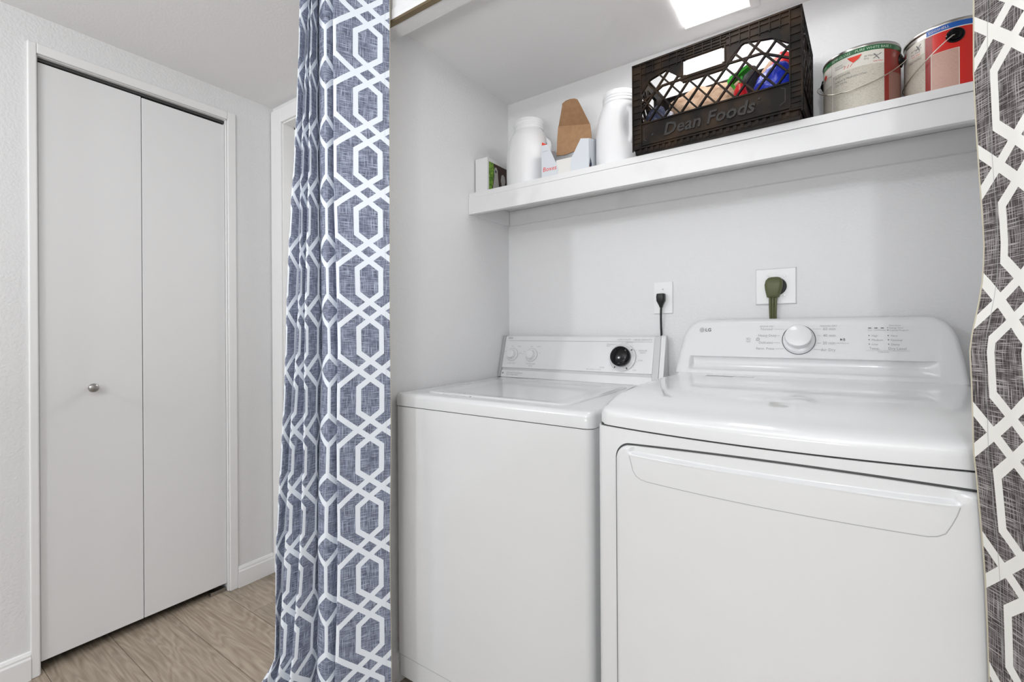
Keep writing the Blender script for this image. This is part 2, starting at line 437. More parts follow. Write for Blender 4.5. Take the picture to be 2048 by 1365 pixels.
struct('wall_bedroom', boxes((-2.9, -2.85, EY+.115, 3.3, FZ, 2.4), (-2.9, -.6, 3.25, 3.3, FZ, 2.4), (-.62, -.6, 1.75, 3.3, FZ, 2.4), (-2.9, LX, EY+.1, EY+.115, FZ, 2.4), (-1.2, -.6, 1.72, 1.75, FZ, 2.4), (-1.2, -1.19, EY+.1, 1.75, FZ, 2.4), (-2.9, -.6, EY+.1, 3.3, 2.38, 2.42)), M['wall'])
# baseboards
def baseboard(name, x0, x1, y0, y1, side):
    bm = bmesh.new()
    if side == 'x':   # on wall x = x0, faces +x
        prism(bm, [(x0, FZ), (x0+.013, FZ), (x0+.013, FZ+.068), (x0+.010, FZ+.074), (x0+.010, FZ+.080), (x0+.006, FZ+.088), (x0, FZ+.090)], 'y', y0, y1)
    else:
        prism(bm, [(y1, FZ), (y0, FZ), (y0, FZ+.070), (y1-.003, FZ+.088), (y1, FZ+.09)], 'x', x0, x1)
    return struct(name, bm, M['trim'])
baseboard('baseboard_left', LX, 0, OY1+CW, EY-.014, 'x')
baseboard('baseboard_left_near', LX, 0, -3.6, OY0-CW+.012, 'x')
# alcove shell
struct('wall_side', boxes((-1.27, -1.145, .958, 1.80, FZ-.02, CEIL+.05)), M['wall'])
bm = bmesh.new()
prism(bm, [(-1.16, 1.6666), (.50, 1.6385), (.50, 1.80), (-1.16, 1.80)], 'z', FZ-.02, CEIL+.05)
struct('wall_back', bm, M['wall'])
struct('wall_right', boxes((.42, .54, 1.012, 1.80, FZ-.02, CEIL+.05)), M['wall'])
struct('wall_front_right', boxes((.42, 2.3, .958, 1.012, FZ-.02, CEIL+.05)), M['wall'])
struct('wall_hall_right', boxes((2.2, 2.3, -3.6, .96, FZ-.02, CEIL+.05)), M['wall'])
struct('wall_header', boxes((-1.145, .42, .958, 1.012, 2.031, CEIL+.05)), M['wall'])
bm = bmesh.new()
prism(bm, [(.958, 2.036), (.947, 2.036), (.9445, 2.044), (.9455, 2.068), (.949, 2.072), (.949, 2.096), (.952, 2.104), (.958, 2.106)], 'x', -1.20, .47)
struct('trim_3', bm, M['trim'])
tr = thing('curtain_track', 'thin bronze coloured curtain track under the white header trim', 'curtain rail', (-.36, .95, 2.03))
obj('rail', boxes((-1.14, .41, .946, .960, 2.0268, 2.0305)), M['track'], tr)
obj('rail_lip', boxes((-1.14, .41, .9445, .9470, 2.0275, 2.0355)), M['track'], tr)
baseboard('baseboard_alcove', -1.145, 0, 1.013, 1.65, 'x')

# ceiling lamp of the alcove
lt = thing('ceiling_light', 'glowing rectangular light panel on the alcove ceiling above the black crate', 'ceiling light', (-.28, 1.29, ACEIL))
obj('diffuser', boxes((-.372, -.190, .99, 1.562, ACEIL-.006, ACEIL-.001), bev=.002), M['lamp'], lt)
obj('frame', boxes((-.186, -.160, .985, 1.570, ACEIL-.010, ACEIL), (-.376, -.186, 1.564, 1.572, ACEIL-.006, ACEIL), bev=.001), M['trim'], lt)

# ================================================================== SHELF
SZ0, SZ1, SZT = 1.556, 1.6175, 1.637      # fascia bottom, fascia top, board top
sh = thing('wall_shelf', 'long white painted shelf board running across the alcove above the machines', 'shelf', (-.36, 1.5, SZT))
bm = bmesh.new(); prism(bm, [(-1.144, 1.395), (.418, 1.378), (.418, 1.639), (-1.144, 1.6655)], 'z', SZ1, SZT)
obj('shelf_board', bm, M['shelf'], sh)
bm = bmesh.new(); prism(bm, [(-1.144, 1.392), (.418, 1.383), (.418, 1.401), (-1.144, 1.411)], 'z', SZ0, SZ1-.0012)
obj('front_edge_board', bm, M['shelf'], sh)
bm = bmesh.new(); prism(bm, [(-1.126, 1.648), (.418, 1.621), (.418, 1.639), (-1.126, 1.666)], 'z', SZ0, SZ1-.001)
obj('back_cleat', bm, M['shelf'], sh)
obj('side_cleat', boxes((-1.1445, -1.127, 1.413, 1.664, SZ0+.001, SZ1-.001)), M['shelf'], sh)
ST = SZT + .0005

# ================================================================== WASHING MACHINE
wx0, wx1, wy0, wy1 = -1.137, -.456, 1.004, 1.655
wm = thing('washing_machine', 'older white top-loading washing machine with a black dial, left of the dryer', 'washing machine', ((wx0+wx1)/2, 1.33, FZ))
bm = bmesh.new(); prism(bm, rrect(wx0+.002, wx1-.003, wy0+.002, wy1, .022), 'z', .093, .871)
obj('cabinet', bm, M['enamel'], wm, smooth=True)
bm = bmesh.new(); prism(bm, rrect(wx0+.003, wx1-.004, wy0+.005, wy1, .022), 'z', .024, .0890)
obj('kick_panel', bm, M['enamel'], wm, smooth=True)
bm = bmesh.new(); prism(bm, rrect(wx0+.006, wx1-.006, wy0+.007, wy1-.002, .02), 'z', .088, .8735)
obj('seam_shadow_fill', bm, M['seam'], wm, smooth=True)  # dark filler, paints the shade inside the cabinet seams
for fx in (wx0+.05, wx1-.05):
    for fy in (wy0+.06, wy1-.06):
        bm = bmesh.new(); lathe(bm, [(.02, 0), (.022, .006), (.012, .012), (.012, .04)], (fx, fy, FZ), 16); obj('foot', bm, M['blackcord'], wm)
# top shell: rounded upper edge, shallow well
bm = bmesh.new()
prof = [(0, .8735), (0, .900), (.002, .907), (.006, .9115), (.012, .9135), (.03, .914)]
ringsv = []
for ins, z in prof:
    ringsv.append([bm.verts.new((x, y, z)) for x, y in rrect(wx0+ins, wx1-ins, wy0+ins, wy1-.001-ins*.2, max(.024-ins*.3, .01), 6)])
for a, b_ in zip(ringsv, ringsv[1:]):
    n = len(a)
    for k in range(n): bm.faces.new((a[k], a[(k+1) % n], b_[(k+1) % n], b_[k]))
bm.faces.new(ringsv[0][::-1]); bm.faces.new(ringsv[-1])
obj('top_cover', bm, M['enamel_top'], wm, smooth=True, ang=60)
# lid: raised rim and gently dished middle
lx0, lx1, ly0, ly1 = -1.052, -.545, 1.052, 1.50
bm = bmesh.new(); rr = []
for ins, z, r_ in ((0, .9142, .03), (.003, .9170, .03), (.009, .9182, .028), (.018, .9180, .024), (.050, .9158, .05), (.070, .9153, .05)):
    rr.append([bm.verts.new((x, y, z)) for x, y in rrect(lx0+ins, lx1-ins, ly0+ins*.75, ly1-ins, r_, 6)])
for a, b_ in zip(rr, rr[1:]):
    n = len(a)
    for k in range(n): bm.faces.new((a[k], a[(k+1) % n], b_[(k+1) % n], b_[k]))
bm.faces.new(rr[-1]); bm.faces.new(rr[0][::-1])
ld = obj('lid', bm, M['enamel_top'], wm, smooth=True, ang=75)
obj('lid_lip', boxes((-.97, -.86, 1.046, 1.056, .9142, .9165), bev=.001), M['enamel_top'], ld)
# console
def wc(a, b_, h=0):      # a = x, b = z on the leaning face
    y = 1.575 + (b_-.914)*.27
    return Vector((a, y - h*.965, b_ + h*.26))
cx0, cx1 = -1.128, -.497
bm = bmesh.new()
prism(bm, [(1.5755, .9142), (1.5835, .9415), (1.589, .9435), (1.589, .9515), (1.5847, .9535), (1.6195, 1.079), (1.626, 1.083), (1.636, 1.080), (1.640, 1.07), (1.640, .9142)], 'x', cx0, cx1)
cs = obj('console', bm, M['enamel'], wm)
bm = bmesh.new()
bar(bm, wc, (cx0+.004, .9475), (cx1-.004, .9475), .0085, -.0035)
obj('console_groove', bm, M['lgrey'], wm)
bm = bmesh.new(); prism(bm, [(1.574, .9142), (1.6175, 1.080), (1.622, 1.0845), (1.638, 1.083), (1.6415, 1.078), (1.6415, .9142)], 'x', cx0-.014, cx0-.001)
obj('end_cap', bm, M['grey'], wm)
bm = bmesh.new(); prism(bm, [(1.574, .9142), (1.6175, 1.080), (1.622, 1.0845), (1.638, 1.083), (1.6415, 1.078), (1.6415, .9142)], 'x', cx1+.001, cx1+.022)
obj('end_cap', bm, M['lgrey'], wm)
bm = bmesh.new(); prism(bm, [(1.577, .9142), (1.6205, 1.081), (1.626, 1.086), (1.635, 1.086), (1.641, 1.078), (1.641, .9142)], 'x', cx1+.0225, cx1+.0385)
obj('end_cap', bm, M['enamel'], wm)
bm = bmesh.new(); cyl_on(bm, wc(-1.119, .930, .0005), Vector((1,0,0)), Vector((0,.26,.965)), Vector((0,-.965,.26)), [(.0035,0),(.003,.0015),(.001,.002)], 16)
obj('screw', bm, M['screw'], wm)
WU, WV, WN = Vector((1,0,0)), Vector((0,.2607,.9654)), Vector((0,-.9654,.2607))
for kx in (-1.084, -.990):
    bm = bmesh.new(); cyl_on(bm, wc(kx, 1.006, .0006), WU, WV, WN, [(.026,0),(.0255,.003),(.022,.004),(.0215,.006)], 40)
    kb = obj('small_knob', bm, M['plastic'], wm, smooth=True)
    bm = bmesh.new(); cyl_on(bm, wc(kx, 1.006, .0006), WU, WV, WN, [(.0185,.005),(.0175,.016),(.016,.0195),(.010,.021),(.001,.021)], 40)
    obj('knob_cap', bm, M['enamel'], kb, smooth=True)
    bm = bmesh.new(); ringband(bm, wc, kx, 1.006, .0262, .0272, n=40, h=.0009); obj('knob_ring', bm, M['ink'], kb)
dc = (-.606, 1.006)
bm = bmesh.new(); cyl_on(bm, wc(*dc, .0006), WU, WV, WN, [(.0485,0),(.0482,.004),(.045,.0062),(.001,.0062)], 56)
skirt = obj('dial_skirt', bm, M['plastic'], wm, smooth=True)
bm = bmesh.new()
ringband(bm, wc, dc[0], dc[1], .0490, .0502, n=48, h=.001)
ringband(bm, wc, dc[0], dc[1], .0425, .0430, n=48, h=.0070)
ringband(bm, wc, dc[0], dc[1], .0395, .0400, n=48, h=.0070)
obj('dial_ring', bm, M['ink'], skirt)
bm = bmesh.new()
for a in (40, -62, -125):
    ca, sa = math.cos(R(a)), math.sin(R(a))
    bar(bm, wc, (dc[0]+ca*.040, dc[1]+sa*.040), (dc[0]+ca*.046, dc[1]+sa*.046), .0045, .0076)
obj('dial_marks', bm, M['inkd'], skirt)
bm = bmesh.new(); cyl_on(bm, wc(*dc, .006), WU, WV, WN, [(.030,0),(.034,.006),(.0365,.016),(.036,.026),(.033,.030),(.022,.0335),(.010,.0350),(.001,.0352)], 24)
obj('dial_knob', bm, M['black'], skirt, smooth=True, ang=45)
# console print
bm = bmesh.new(); h = .0011
bar(bm, wc, (cx0+.018, 1.0630), (cx1-.006, 1.0630), .0013, h)
text(bm, 'HEAVY DUTY   LARGE CAPACITY', lambda a, b_, hh: wc(a, b_, h), -.505, 1.0675, .0085, 'r')
for s_, a, b_, z_ in (('DELICATE', -.600, 1.0590, .006), ('PERMANENT', -.672, 1.0510, .0062), ('PRESS', -.672, 1.0445, .0062), ('REGULAR', -.550, 1.0300, .007), ('HEAVY', -.545, 1.0225, .007), ('SOAK', -.550, .996, .007), ('OFF', -.566, .9610, .008), ('RINSE', -.690, .9665, .007), ('PRE WASH CYCLES', -.744, .9580, .007)):
    text(bm, s_, lambda a, b_, hh: wc(a, b_, h), a, b_, z_)
for kx, t_ in ((-1.084, 'LOAD SIZE'), (-.990, 'WATER TEMP')):
    text(bm, t_, lambda a, b_, hh: wc(a, b_, h), kx, .9680, .0075, 'c')
    text(bm, 'MED', lambda a, b_, hh: wc(a, b_, h), kx-.004, 1.0380, .006, 'c'); text(bm, 'LARGE', lambda a, b_, hh: wc(a, b_, h), kx+.020, 1.0380, .006)
    text(bm, 'SM', lambda a, b_, hh: wc(a, b_, h), kx-.040, 1.016, .006); text(bm, 'XL', lambda a, b_, hh: wc(a, b_, h), kx+.034, 1.012, .006)
bar(bm, wc, (-1.052, 1.010), (-1.022, 1.010), .0007, h)
text(bm, 'RINSE', lambda a, b_, hh: wc(a, b_, h), -.990, .9600, .007, 'c')
for q in range(16):
    a = R(22.5*q+8); bar(bm, wc, (dc[0]+math.cos(a)*.053, dc[1]+math.sin(a)*.053), (dc[0]+math.cos(a)*.056, dc[1]+math.sin(a)*.056), .0012, h)
bar(bm, wc, (cx0+.012, 1.072), (cx0+.036, 1.072), .003, h); bar(bm, wc, (cx0+.012, 1.0765), (cx0+.036, 1.0765), .0018, h)
text(bm, 'DESIGNED FOR HOME USE', lambda a, b_, hh: wc(a, b_, .0012), -1.10, .9300, .0065)
text(bm, 'SEE OWNER GUIDE', lambda a, b_, hh: wc(a, b_, .0012), -1.10, .9225, .0065)
obj('console_lettering', bm, M['ink'], wm)

# ================================================================== DRYER
def fy(x, off=0): return .840 + .045*((x+.055)/.34)**2 + off
gx0, gx1 = -.390, .284
dry = thing('dryer', 'newer white front-loading dryer with a round silver-white dial, right of the washing machine', 'dryer', (-.055, 1.25, FZ))
def front_outline(x0, x1, off, rc, n=28, yb=1.632):
    pts = []
    for i in range(n+1):
        x = x0 + (x1-x0)*i/n
        pts.append(x)
    ex = []
    for k in range(7):
        t = k/6; ex += [x0 + rc*(1-math.cos(t*PI/2)), x1 - rc*(1-math.cos(t*PI/2))]
    xs = sorted(set([round(v, 5) for v in pts if x0+rc < v < x1-rc] + [round(v, 5) for v in ex]))
    out = []
    for x in xs:
        e = min(x-x0, x1-x); y = fy(x, off)
        if e < rc: y += rc - math.sqrt(max(0, rc*rc-(rc-e)**2))
        out.append((x, y))
    return out + [(x1, yb), (x0, yb)]
bm = bmesh.new(); prism(bm, front_outline(gx0+.001, gx1-.001, .0, .012), 'z', .02, .9145)
obj('cabinet', bm, M['enamel'], dry, smooth=True, ang=30)
bm = bmesh.new(); prism(bm, front_outline(gx0+.004, gx1-.004, .004, .012), 'z', .9130, .9190)
obj('seam_shadow_fill', bm, M['seam'], dry)  # dark layer painting the shade in the seam under the top
for fx in (gx0+.05, gx1-.05):
    for f_ in (.93, 1.57):
        bm = bmesh.new(); lathe(bm, [(.02, 0), (.022, .006), (.012, .012), (.012, .034)], (fx, f_, FZ), 16); obj('foot', bm, M['blackcord'], dry)
# top shell
xs = [gx0 + v for v in (0, .0012, .004, .009, .016, .026, .040)]
xs += [gx0 + .06 + (gx1-gx0-.12)*i/26 for i in range(27)]
xs += [gx1 - v for v in (.040, .026, .016, .009, .004, .0012, 0)]
prof = [(0, .9175), (0, .934), (.0004, .9405), (.003, .9450), (.008, .9485), (.018, .9525), (.035, .9575), (.060, .9635), (.090, .9690), (.125, .9728), (.165, .9748), (.22, .9755), (.40, .9755), (.60, .9755)]
pts = []
for j, (dy, z) in enumerate(prof):
    row = []
    for x in xs:
        e = min(x-gx0, gx1-x); rc = .030
        y = fy(x) + dy
        if e < rc and dy < .3: y += (rc - math.sqrt(max(0, rc*rc-(rc-e)**2)))*(1 + dy*2)
        r2 = .020; zz = z
        if e < r2: zz = max(.9175, z - (r2 - math.sqrt(max(0, r2*r2-(r2-e)**2)))*(1 if z > .95 else .25))
        row.append((x, min(y, 1.632), zz))
    pts.append(row)
pts.append([(x, 1.634, min(.9755, pts[-1][i][2])) for i, x in enumerate(xs)])
pts.append([(x, 1.634, .9175) for x in xs])
bm = bmesh.new(); V = grid(bm, pts)
for side in (0, -1):
    col = [r[side] for r in V]
    bm.faces.new(col if side == 0 else col[::-1])
tp = obj('top_cover', bm, M['enamel'], dry, smooth=True, ang=50)
# grey sticker on the top
bm = bmesh.new(); box(bm, -.285, -.215, 1.395, 1.420, .9756, .9760); obj('sticker', bm, M['grey'], tp)
bm = bmesh.new(); box(bm, -.212, -.165, 1.408, 1.420, .9756, .9760); obj('sticker', bm, M['lgrey'], tp)
# door: dark strip painted as the shade around it + slab with finger scoop
dx0, dx1, dz0, dz1 = -.343, .233, .14, .886
def slab(x0, x1, z0, z1, r, yo, yi, scoop=False, nx=64, nz=56):
    def zt(x): return z1 + .010*(1-((x+.055)/.29)**2)
    bm = bmesh.new(); rowsv = []
    xs_ = sorted([x0+(x1-x0)*(0.5-0.5*math.cos(PI*i/nx)) for i in range(nx+1)] + ([a+k*.0022 for a in (-.3165, .1325) for k in range(9)] if scoop else []))
    zs_ = [z0+(z1-z0)*v for v in [0, .0006, .002, .004, .007, .010, .015, .02, .03, .04] + [.1*k for k in range(1, 10)] + [.93, .95, .955] + [.955+.045*k/44 for k in range(1, 45)]]
    for z in zs_:
        row = []
        for x in xs_:
            f = (z-z0)/(z1-z0); zz = z0 + f*(zt(x)-z0)
            # pull corners in
            ex = min(x-x0, x1-x); ez = min(z-z0, z1-z); xx = x
            if ez < r:
                ins = r - math.sqrt(max(0, r*r-(r-ez)**2))
                c_ = (x0+x1)/2; hw = (x1-x0)/2
                xx = c_ + (x-c_)*(hw-ins)/hw
                ex = min(xx-(x0+ins), (x1-ins)-xx)
            e = min(ex, ez*1.0); rb = .008
            y = fy(xx, -yo)
            if e < rb: y += (yo-yi)*(1-math.sqrt(max(0, 1-(1-e/rb)**2)))
            if scoop:
                g = sstep(-.3150, -.3035, xx)*sstep(.1485, .137, xx)*sstep(.8705, .8775, zz)
                if g > 0: y = max(y, fy(xx, -yo) + .0085*g)
            row.append((xx, y, zz))
        rowsv.append(row)
    V = grid(bm, rowsv)
    return bm
bm = slab(dx0, dx1, dz0, dz1, .030, .012, .0005, True)
dd = obj('door', bm, M['enamel'], dry, smooth=True, ang=60)
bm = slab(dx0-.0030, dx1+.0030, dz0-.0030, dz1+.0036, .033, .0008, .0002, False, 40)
obj('door_shadow_line', bm, M['dgrey'], dry)
def df(x, z, h=0): return Vector((x, fy(x, -.012-h), z))
hp = [(-.312, .8690), (-.3085, .856), (-.3045, .8420), (-.298, .8330), (-.289, .8285), (-.278, .8270)]
hp += [(-.278+(.112+.278)*i/24, .8270-.0025*i/24) for i in range(1, 25)]
hp += [(.122, .8265), (.131, .8320), (.137, .8440), (.1425, .8575), (.146, .8700)]
bm = bmesh.new()
for a, b_ in zip(hp, hp[1:]): bar(bm, df, a, b_, .0011, .0004)
obj('handle_outline', bm, M['grey'], dd)
bm = bmesh.new()
hl = [(-.312, .8690)] + [(-.312+(.146+.312)*i/30, .8690+.0025*math.sin(PI*i/30)) for i in range(1, 30)] + [(.146, .8700)]
for a, b_ in zip(hl, hl[1:]): bar(bm, df, a, b_, .0016, .0006)
obj('handle_edge', bm, M['enamel'], dd)
# console
zs_o = [.9745, 1.0394, 1.0819, 1.101, 1.1209, 1.1343, 1.1375]
xl_o = [-.3960, -.3870, -.3810, -.3755, -.3624, -.3392, -.3130]
xr_o = [.2775, .2720, .2660, .2605, .2480, .2270, .2010]
def cy(z): return 1.485 + (z-.975)*.45
def dcon(a, b_, h=0): return Vector((a, cy(b_) - h*.912, b_ + h*.41))
bm = bmesh.new(); rowsv = []
zz_ = [.9745, .9765, .980, .9835, .9855, .9870, .990, .996, 1.004, 1.012, 1.019, 1.0235, 1.0255, 1.0265, 1.028, 1.035, 1.05, 1.065, 1.0819, 1.095, 1.105, 1.1145, 1.1209, 1.127, 1.1305, 1.1343, 1.1362, 1.1375]
for z in zz_:
    a, b_ = interp(zs_o, xl_o, z), interp(zs_o, xr_o, z); row = []
    ts = [0, .002, .006, .012, .02, .032, .05, .06, .066, .072, .08] + [.08+.84*i/30 for i in range(1, 30)] + [.92, .928, .934, .94, .95, .968, .98, .988, .994, .998, 1]
    for t in ts:
        x = a+(b_-a)*t
        # distance to the silhouette
        e = min(min(x-a, b_-x), (1.1385-z)*1.2); rb = .014
        y = cy(z)
        if e < rb: y += .020*(1-math.sqrt(max(0, 1-(1-e/rb)**2)))
        # concave groove below the printed panel
        mx = sstep(-.353, -.346, x)*sstep(.222, .215, x)
        g = 0
        if .9862 <= z <= 1.026: g = .020*math.sqrt(max(0, math.sin(PI*min(1, (z-.9862)/.0393)**.8)))
        if z < .9862: g = -.003
        y += g*mx
        # printed panel sits 1 mm back from the surround
        px = sstep(-.3580, -.3555, x)*sstep(.2290, .2265, x)
        if z > 1.026: y += .0014*px*sstep(1.1270, 1.1245, z)
        row.append((x, y, z))
    rowsv.append(row)
last = rowsv[-1]
rowsv.append([(x, max(y, 1.60), 1.1365) for x, y, z in last])
rowsv.append([(x, 1.628, 1.128) for x, y, z in last])
rowsv.append([(interp([last[0][0], last[-1][0]], [-.392, .273], x), 1.630, .9757) for x, y, z in last])
V = grid(bm, rowsv)
for side in (0, -1): bm.faces.new([r[side] for r in V])
co_ = obj('console', bm, M['plastic'], dry, smooth=True, ang=60)
DU, DV, DN = Vector((1,0,0)), Vector((0,.41,.912)), Vector((0,-.912,.41))
dk = (-.0655, 1.0765)
bm = bmesh.new(); cyl_on(bm, dcon(*dk, -.0005), DU, DV, DN, [(.0385,0),(.0380,.0015),(.034,.0040),(.001,.0042)], 56)
sk = obj('dial_skirt', bm, M['plastic'], co_, smooth=True)
bm = bmesh.new(); ringband(bm, dcon, dk[0], dk[1], .0392, .0408, n=64, h=.0002); obj('dial_ring', bm, M['inkd'], co_)
bm = bmesh.new(); cyl_on(bm, dcon(*dk, .003), DU, DV, DN, [(.0285,0),(.0300,.006),(.0318,.022),(.0322,.026),(.0312,.0285),(.029,.0295),(.001,.0297)], 56)
obj('dial_knob', bm, M['plastic'], co_, smooth=True, ang=40)
bm = bmesh.new(); h = .0
fn = lambda a, b_, hh: dcon(a, b_, .0001)
for s_, a, b_ in (('Normal', -.146, 1.1035), ('Heavy Duty', -.1440, 1.0850), ('Delicates', -.147, 1.0645), ('Perm. Press', -.148, 1.0475)):
    text(bm, s_, fn, a-.0 if s_ != 'Normal' else a, b_, .0098, 'c')
for s_, a, b_ in (('60 min', .0055, 1.1030), ('40 min', .0055, 1.0850), ('20 min', .0045, 1.0645), ('Air Dry', .0030, 1.0465)):
    text(bm, s_, fn, a, b_, .0105, 'c')
text(bm, 'SENSOR DRY', fn, -.146, 1.1125, .0062, 'c'); text(bm, 'MANUAL DRY', fn, .004, 1.1125, .0062, 'c')
for z_, xa, xb, xc, xd in ((1.1065, -.127, -.100, -.033, -.013), (1.088, -.118, -.111, -.022, -.014), (1.0675, -.127, -.111, -.022, -.013), (1.0505, -.121, -.100, -.030, -.013)):
    bar(bm, fn if 0 else (lambda a, b_, hh: dcon(a, b_, .0001)), (xa, z_), (xb, z_), .0007); bar(bm, lambda a, b_, hh: dcon(a, b_, .0001), (xc, z_), (xd, z_), .0007)
for z_, s1, s2 in ((1.0885, 'High', 'Very'), (1.0775, 'Medium', 'Normal'), (1.0665, 'Low', 'Damp')):
    text(bm, s1, fn, .097, z_-.003, .0072); text(bm, s2, fn, .136, z_-.003, .0072)
text(bm, 'Temp.', fn, .102, 1.0525, .0085, 'c'); text(bm, 'Dry Level', fn, .1475, 1.0525, .0092, 'c')
text(bm, 'Energy Saver', fn, .134, 1.1065, .0055); text(bm, 'Custom Program', fn, .134, 1.1005, .0055); text(bm, 'Flow Sense', fn, .134, 1.1130, .0052)
for a, s_ in ((.094, 'Dry'), (.107, 'Cool'), (.120, 'Wrinkle')): text(bm, s_, fn, a, 1.1010, .0048, 'c')
bar(bm, lambda a, b_, hh: dcon(a, b_, .0001), (.085, 1.0500), (.172, 1.0500), .0005)
text(bm, 'Child Lock', fn, .120, 1.0450, .0050, 'c')
text(bm, 'Signal', fn, -.1925, 1.0690, .0052, 'c'); ringband(bm, lambda a, b_, hh: dcon(a, b_, .0001), -.1905, 1.0775, .0028, .0036, n=16)
ringband(bm, lambda a, b_, hh: dcon(a, b_, .0001), -.1955, 1.0785, .0018, .0026, n=16)
text(bm, 'Add 3 Seconds', fn, .0345, 1.0665, .0046, 'c')
obj('console_lettering', bm, M['ink'], co_)
bm = bmesh.new(); f2 = lambda a, b_, hh=0: dcon(a, b_, .0002)
ringband(bm, f2, -.1672, 1.0770, .0036, .0044, 120, 420, 24); bar(bm, f2, (-.1672, 1.0765), (-.1672, 1.0830), .0008)
vs = [bm.verts.new(f2(a, b_)) for a, b_ in ((.0300, 1.0810), (.0300, 1.0740), (.0352, 1.0775))]; bm.faces.new(vs)
bar(bm, f2, (.0372, 1.0740), (.0372, 1.0810), .0011); bar(bm, f2, (.0398, 1.0740), (.0398, 1.0810), .0011)
for a in (.094, .107, .120): bar(bm, f2, (a-.0032, 1.1080), (a+.0032, 1.1080), .0020)
for z_ in (1.0885, 1.0775, 1.0665):
    bar(bm, f2, (.0905, z_), (.0930, z_), .0018); bar(bm, f2, (.1300, z_), (.1325, z_), .0018)
bar(bm, f2, (.1300, 1.1085), (.1320, 1.1085), .0014); bar(bm, f2, (.1300, 1.1025), (.1325, 1.1025), .0018)
text(bm, 'LG', fn, -.3150, 1.1005, .0145, bold=.008)
obj('console_symbols', bm, M['inkd'], co_)
bm = bmesh.new(); vs = [bm.verts.new(f2(a, b_)) for a, b_ in circle(-.3245, 1.1053, .0072, 28)]; bm.faces.new(vs)
lg = obj('round_logo', bm, M['grey'], co_)
bm = bmesh.new(); f3 = lambda a, b_, hh=0: dcon(a, b_, .0005)
ringband(bm, f3, -.3245, 1.1053, .0048, .0056, 30, 330, 24); bar(bm, f3, (-.3245, 1.1080), (-.3245, 1.1035), .0009); bar(bm, f3, (-.3248, 1.1035), (-.3222, 1.1035), .0009)
bar(bm, f3, (-.3200, 1.1053), (-.3186, 1.1053), .0009); bar(bm, f3, (-.3275, 1.1074), (-.3266, 1.1065), .0013)
obj('logo_mark', bm, M['plastic'], lg)

# ================================================================== OUTLETS AND CORDS
def yb(x): return 1.6666 - .01693*(x+1.16)
YB1 = yb(-.476)
o1 = thing('wall_outlet', 'small white wall plate above the washing machine with a black plug in it', 'outlet', (-.476, YB1, 1.218))
bm = boxes((-.508, -.443, YB1-.007, YB1-.0006, 1.1630, 1.2745), bev=.002); obj('face_plate', bm, M['plate'], o1)
oN, oU, oV = Vector((0,-1,0)), Vector((1,0,0)), Vector((0,0,1))
bm = bmesh.new(); cyl_on(bm, Vector((-.4765, YB1-.0065, 1.219)), oU, oV, oN, [(.0175,0),(.017,.002),(.001,.002)], 32); obj('socket', bm, M['plate'], o1)
bm = bmesh.new(); cyl_on(bm, Vector((-.4765, YB1-.0068, 1.248)), oU, oV, oN, [(.0028,0),(.002,.001),(.0005,.001)], 14); obj('screw', bm, M['screw'], o1)
pl = thing('power_plug', 'black power plug and cord running down behind the washing machine console', 'power cord', (-.479, YB1-.02, 1.21))
bm = bmesh.new()
rr = []
for z, hw, y0, y1 in ((1.2325, .0105, .030, .012), (1.2315, .0135, .033, .0088), (1.222, .0145, .035, .0086), (1.207, .0140, .034, .0086), (1.198, .0095, .030, .012), (1.189, .0058, .026, .0145), (1.184, .0048, .024, .0155)):
    r_ = min(hw, (y0-y1)/2)*.6
    rr.append([bm.verts.new((-.479+x, YB1-y, z)) for x, y in rrect(-hw, hw, y1, y0, r_, 4)])
for a, b_ in zip(rr, rr[1:]):
    n = len(a)
    for k in range(n): bm.faces.new((a[k], a[(k+1) % n], b_[(k+1) % n], b_[k]))
bm.faces.new(rr[0]); bm.faces.new(rr[-1][::-1])
obj('plug_body', bm, M['blackcord'], pl, smooth=True, ang=50)
bm = bmesh.new(); tube(bm, cat([(-.479, YB1-.0195, 1.186), (-.480, YB1-.0190, 1.16), (-.4815, YB1-.013, 1.12), (-.482, YB1-.008, 1.09), (-.482, YB1-.0075, 1.04), (-.482, YB1-.0075, .95)], 6), .0036, 10)
obj('cord', bm, M['blackcord'], pl, smooth=True)
YB2 = yb(-.13)
o2 = thing('wall_outlet', 'large square white wall plate above the dryer with a green plug in it', 'outlet', (-.13, YB2, 1.238))
WP[o2.name] = Vector(o2.location)
bm = boxes((-.1835, -.0765, YB2-.0065, YB2-.0006, 1.1845, 1.2925), bev=.0018); obj('face_plate', bm, M['plate'], o2)
bm = bmesh.new()
for a in ((-.1850, -.1835, 1.183, 1.294), (-.0765, -.0745, 1.183, 1.294), (-.185, -.0745, 1.1820, 1.1845), (-.185, -.0745, 1.2925, 1.2945)): box(bm, a[0], a[1], YB2-.002, YB2-.0003, a[2], a[3])
obj('plate_gap', bm, M['lgrey'], o2)
bm = bmesh.new(); cyl_on(bm, Vector((-.1275, YB2-.006, 1.238)), oU, oV, oN, [(.0275,0),(.0272,.003),(.025,.004),(.001,.004)], 40); obj('socket', bm, M['seam'], o2)
for sx in (-1, 1):
    for sz in (-1, 1):
        bm = bmesh.new(); cyl_on(bm, Vector((-.1285+sx*.0225, YB2-.0062, 1.2395+sz*.029)), oU, oV, oN, [(.0040,0),(.0034,.0014),(.0005,.0014)], 14); obj('screw', bm, M['screw'], o2)
p2 = thing('power_plug', 'olive green heavy plug with a flat three-strand cord above the dryer', 'power cord', (-.131, YB2-.02, 1.24))
bm = bmesh.new(); rr = []
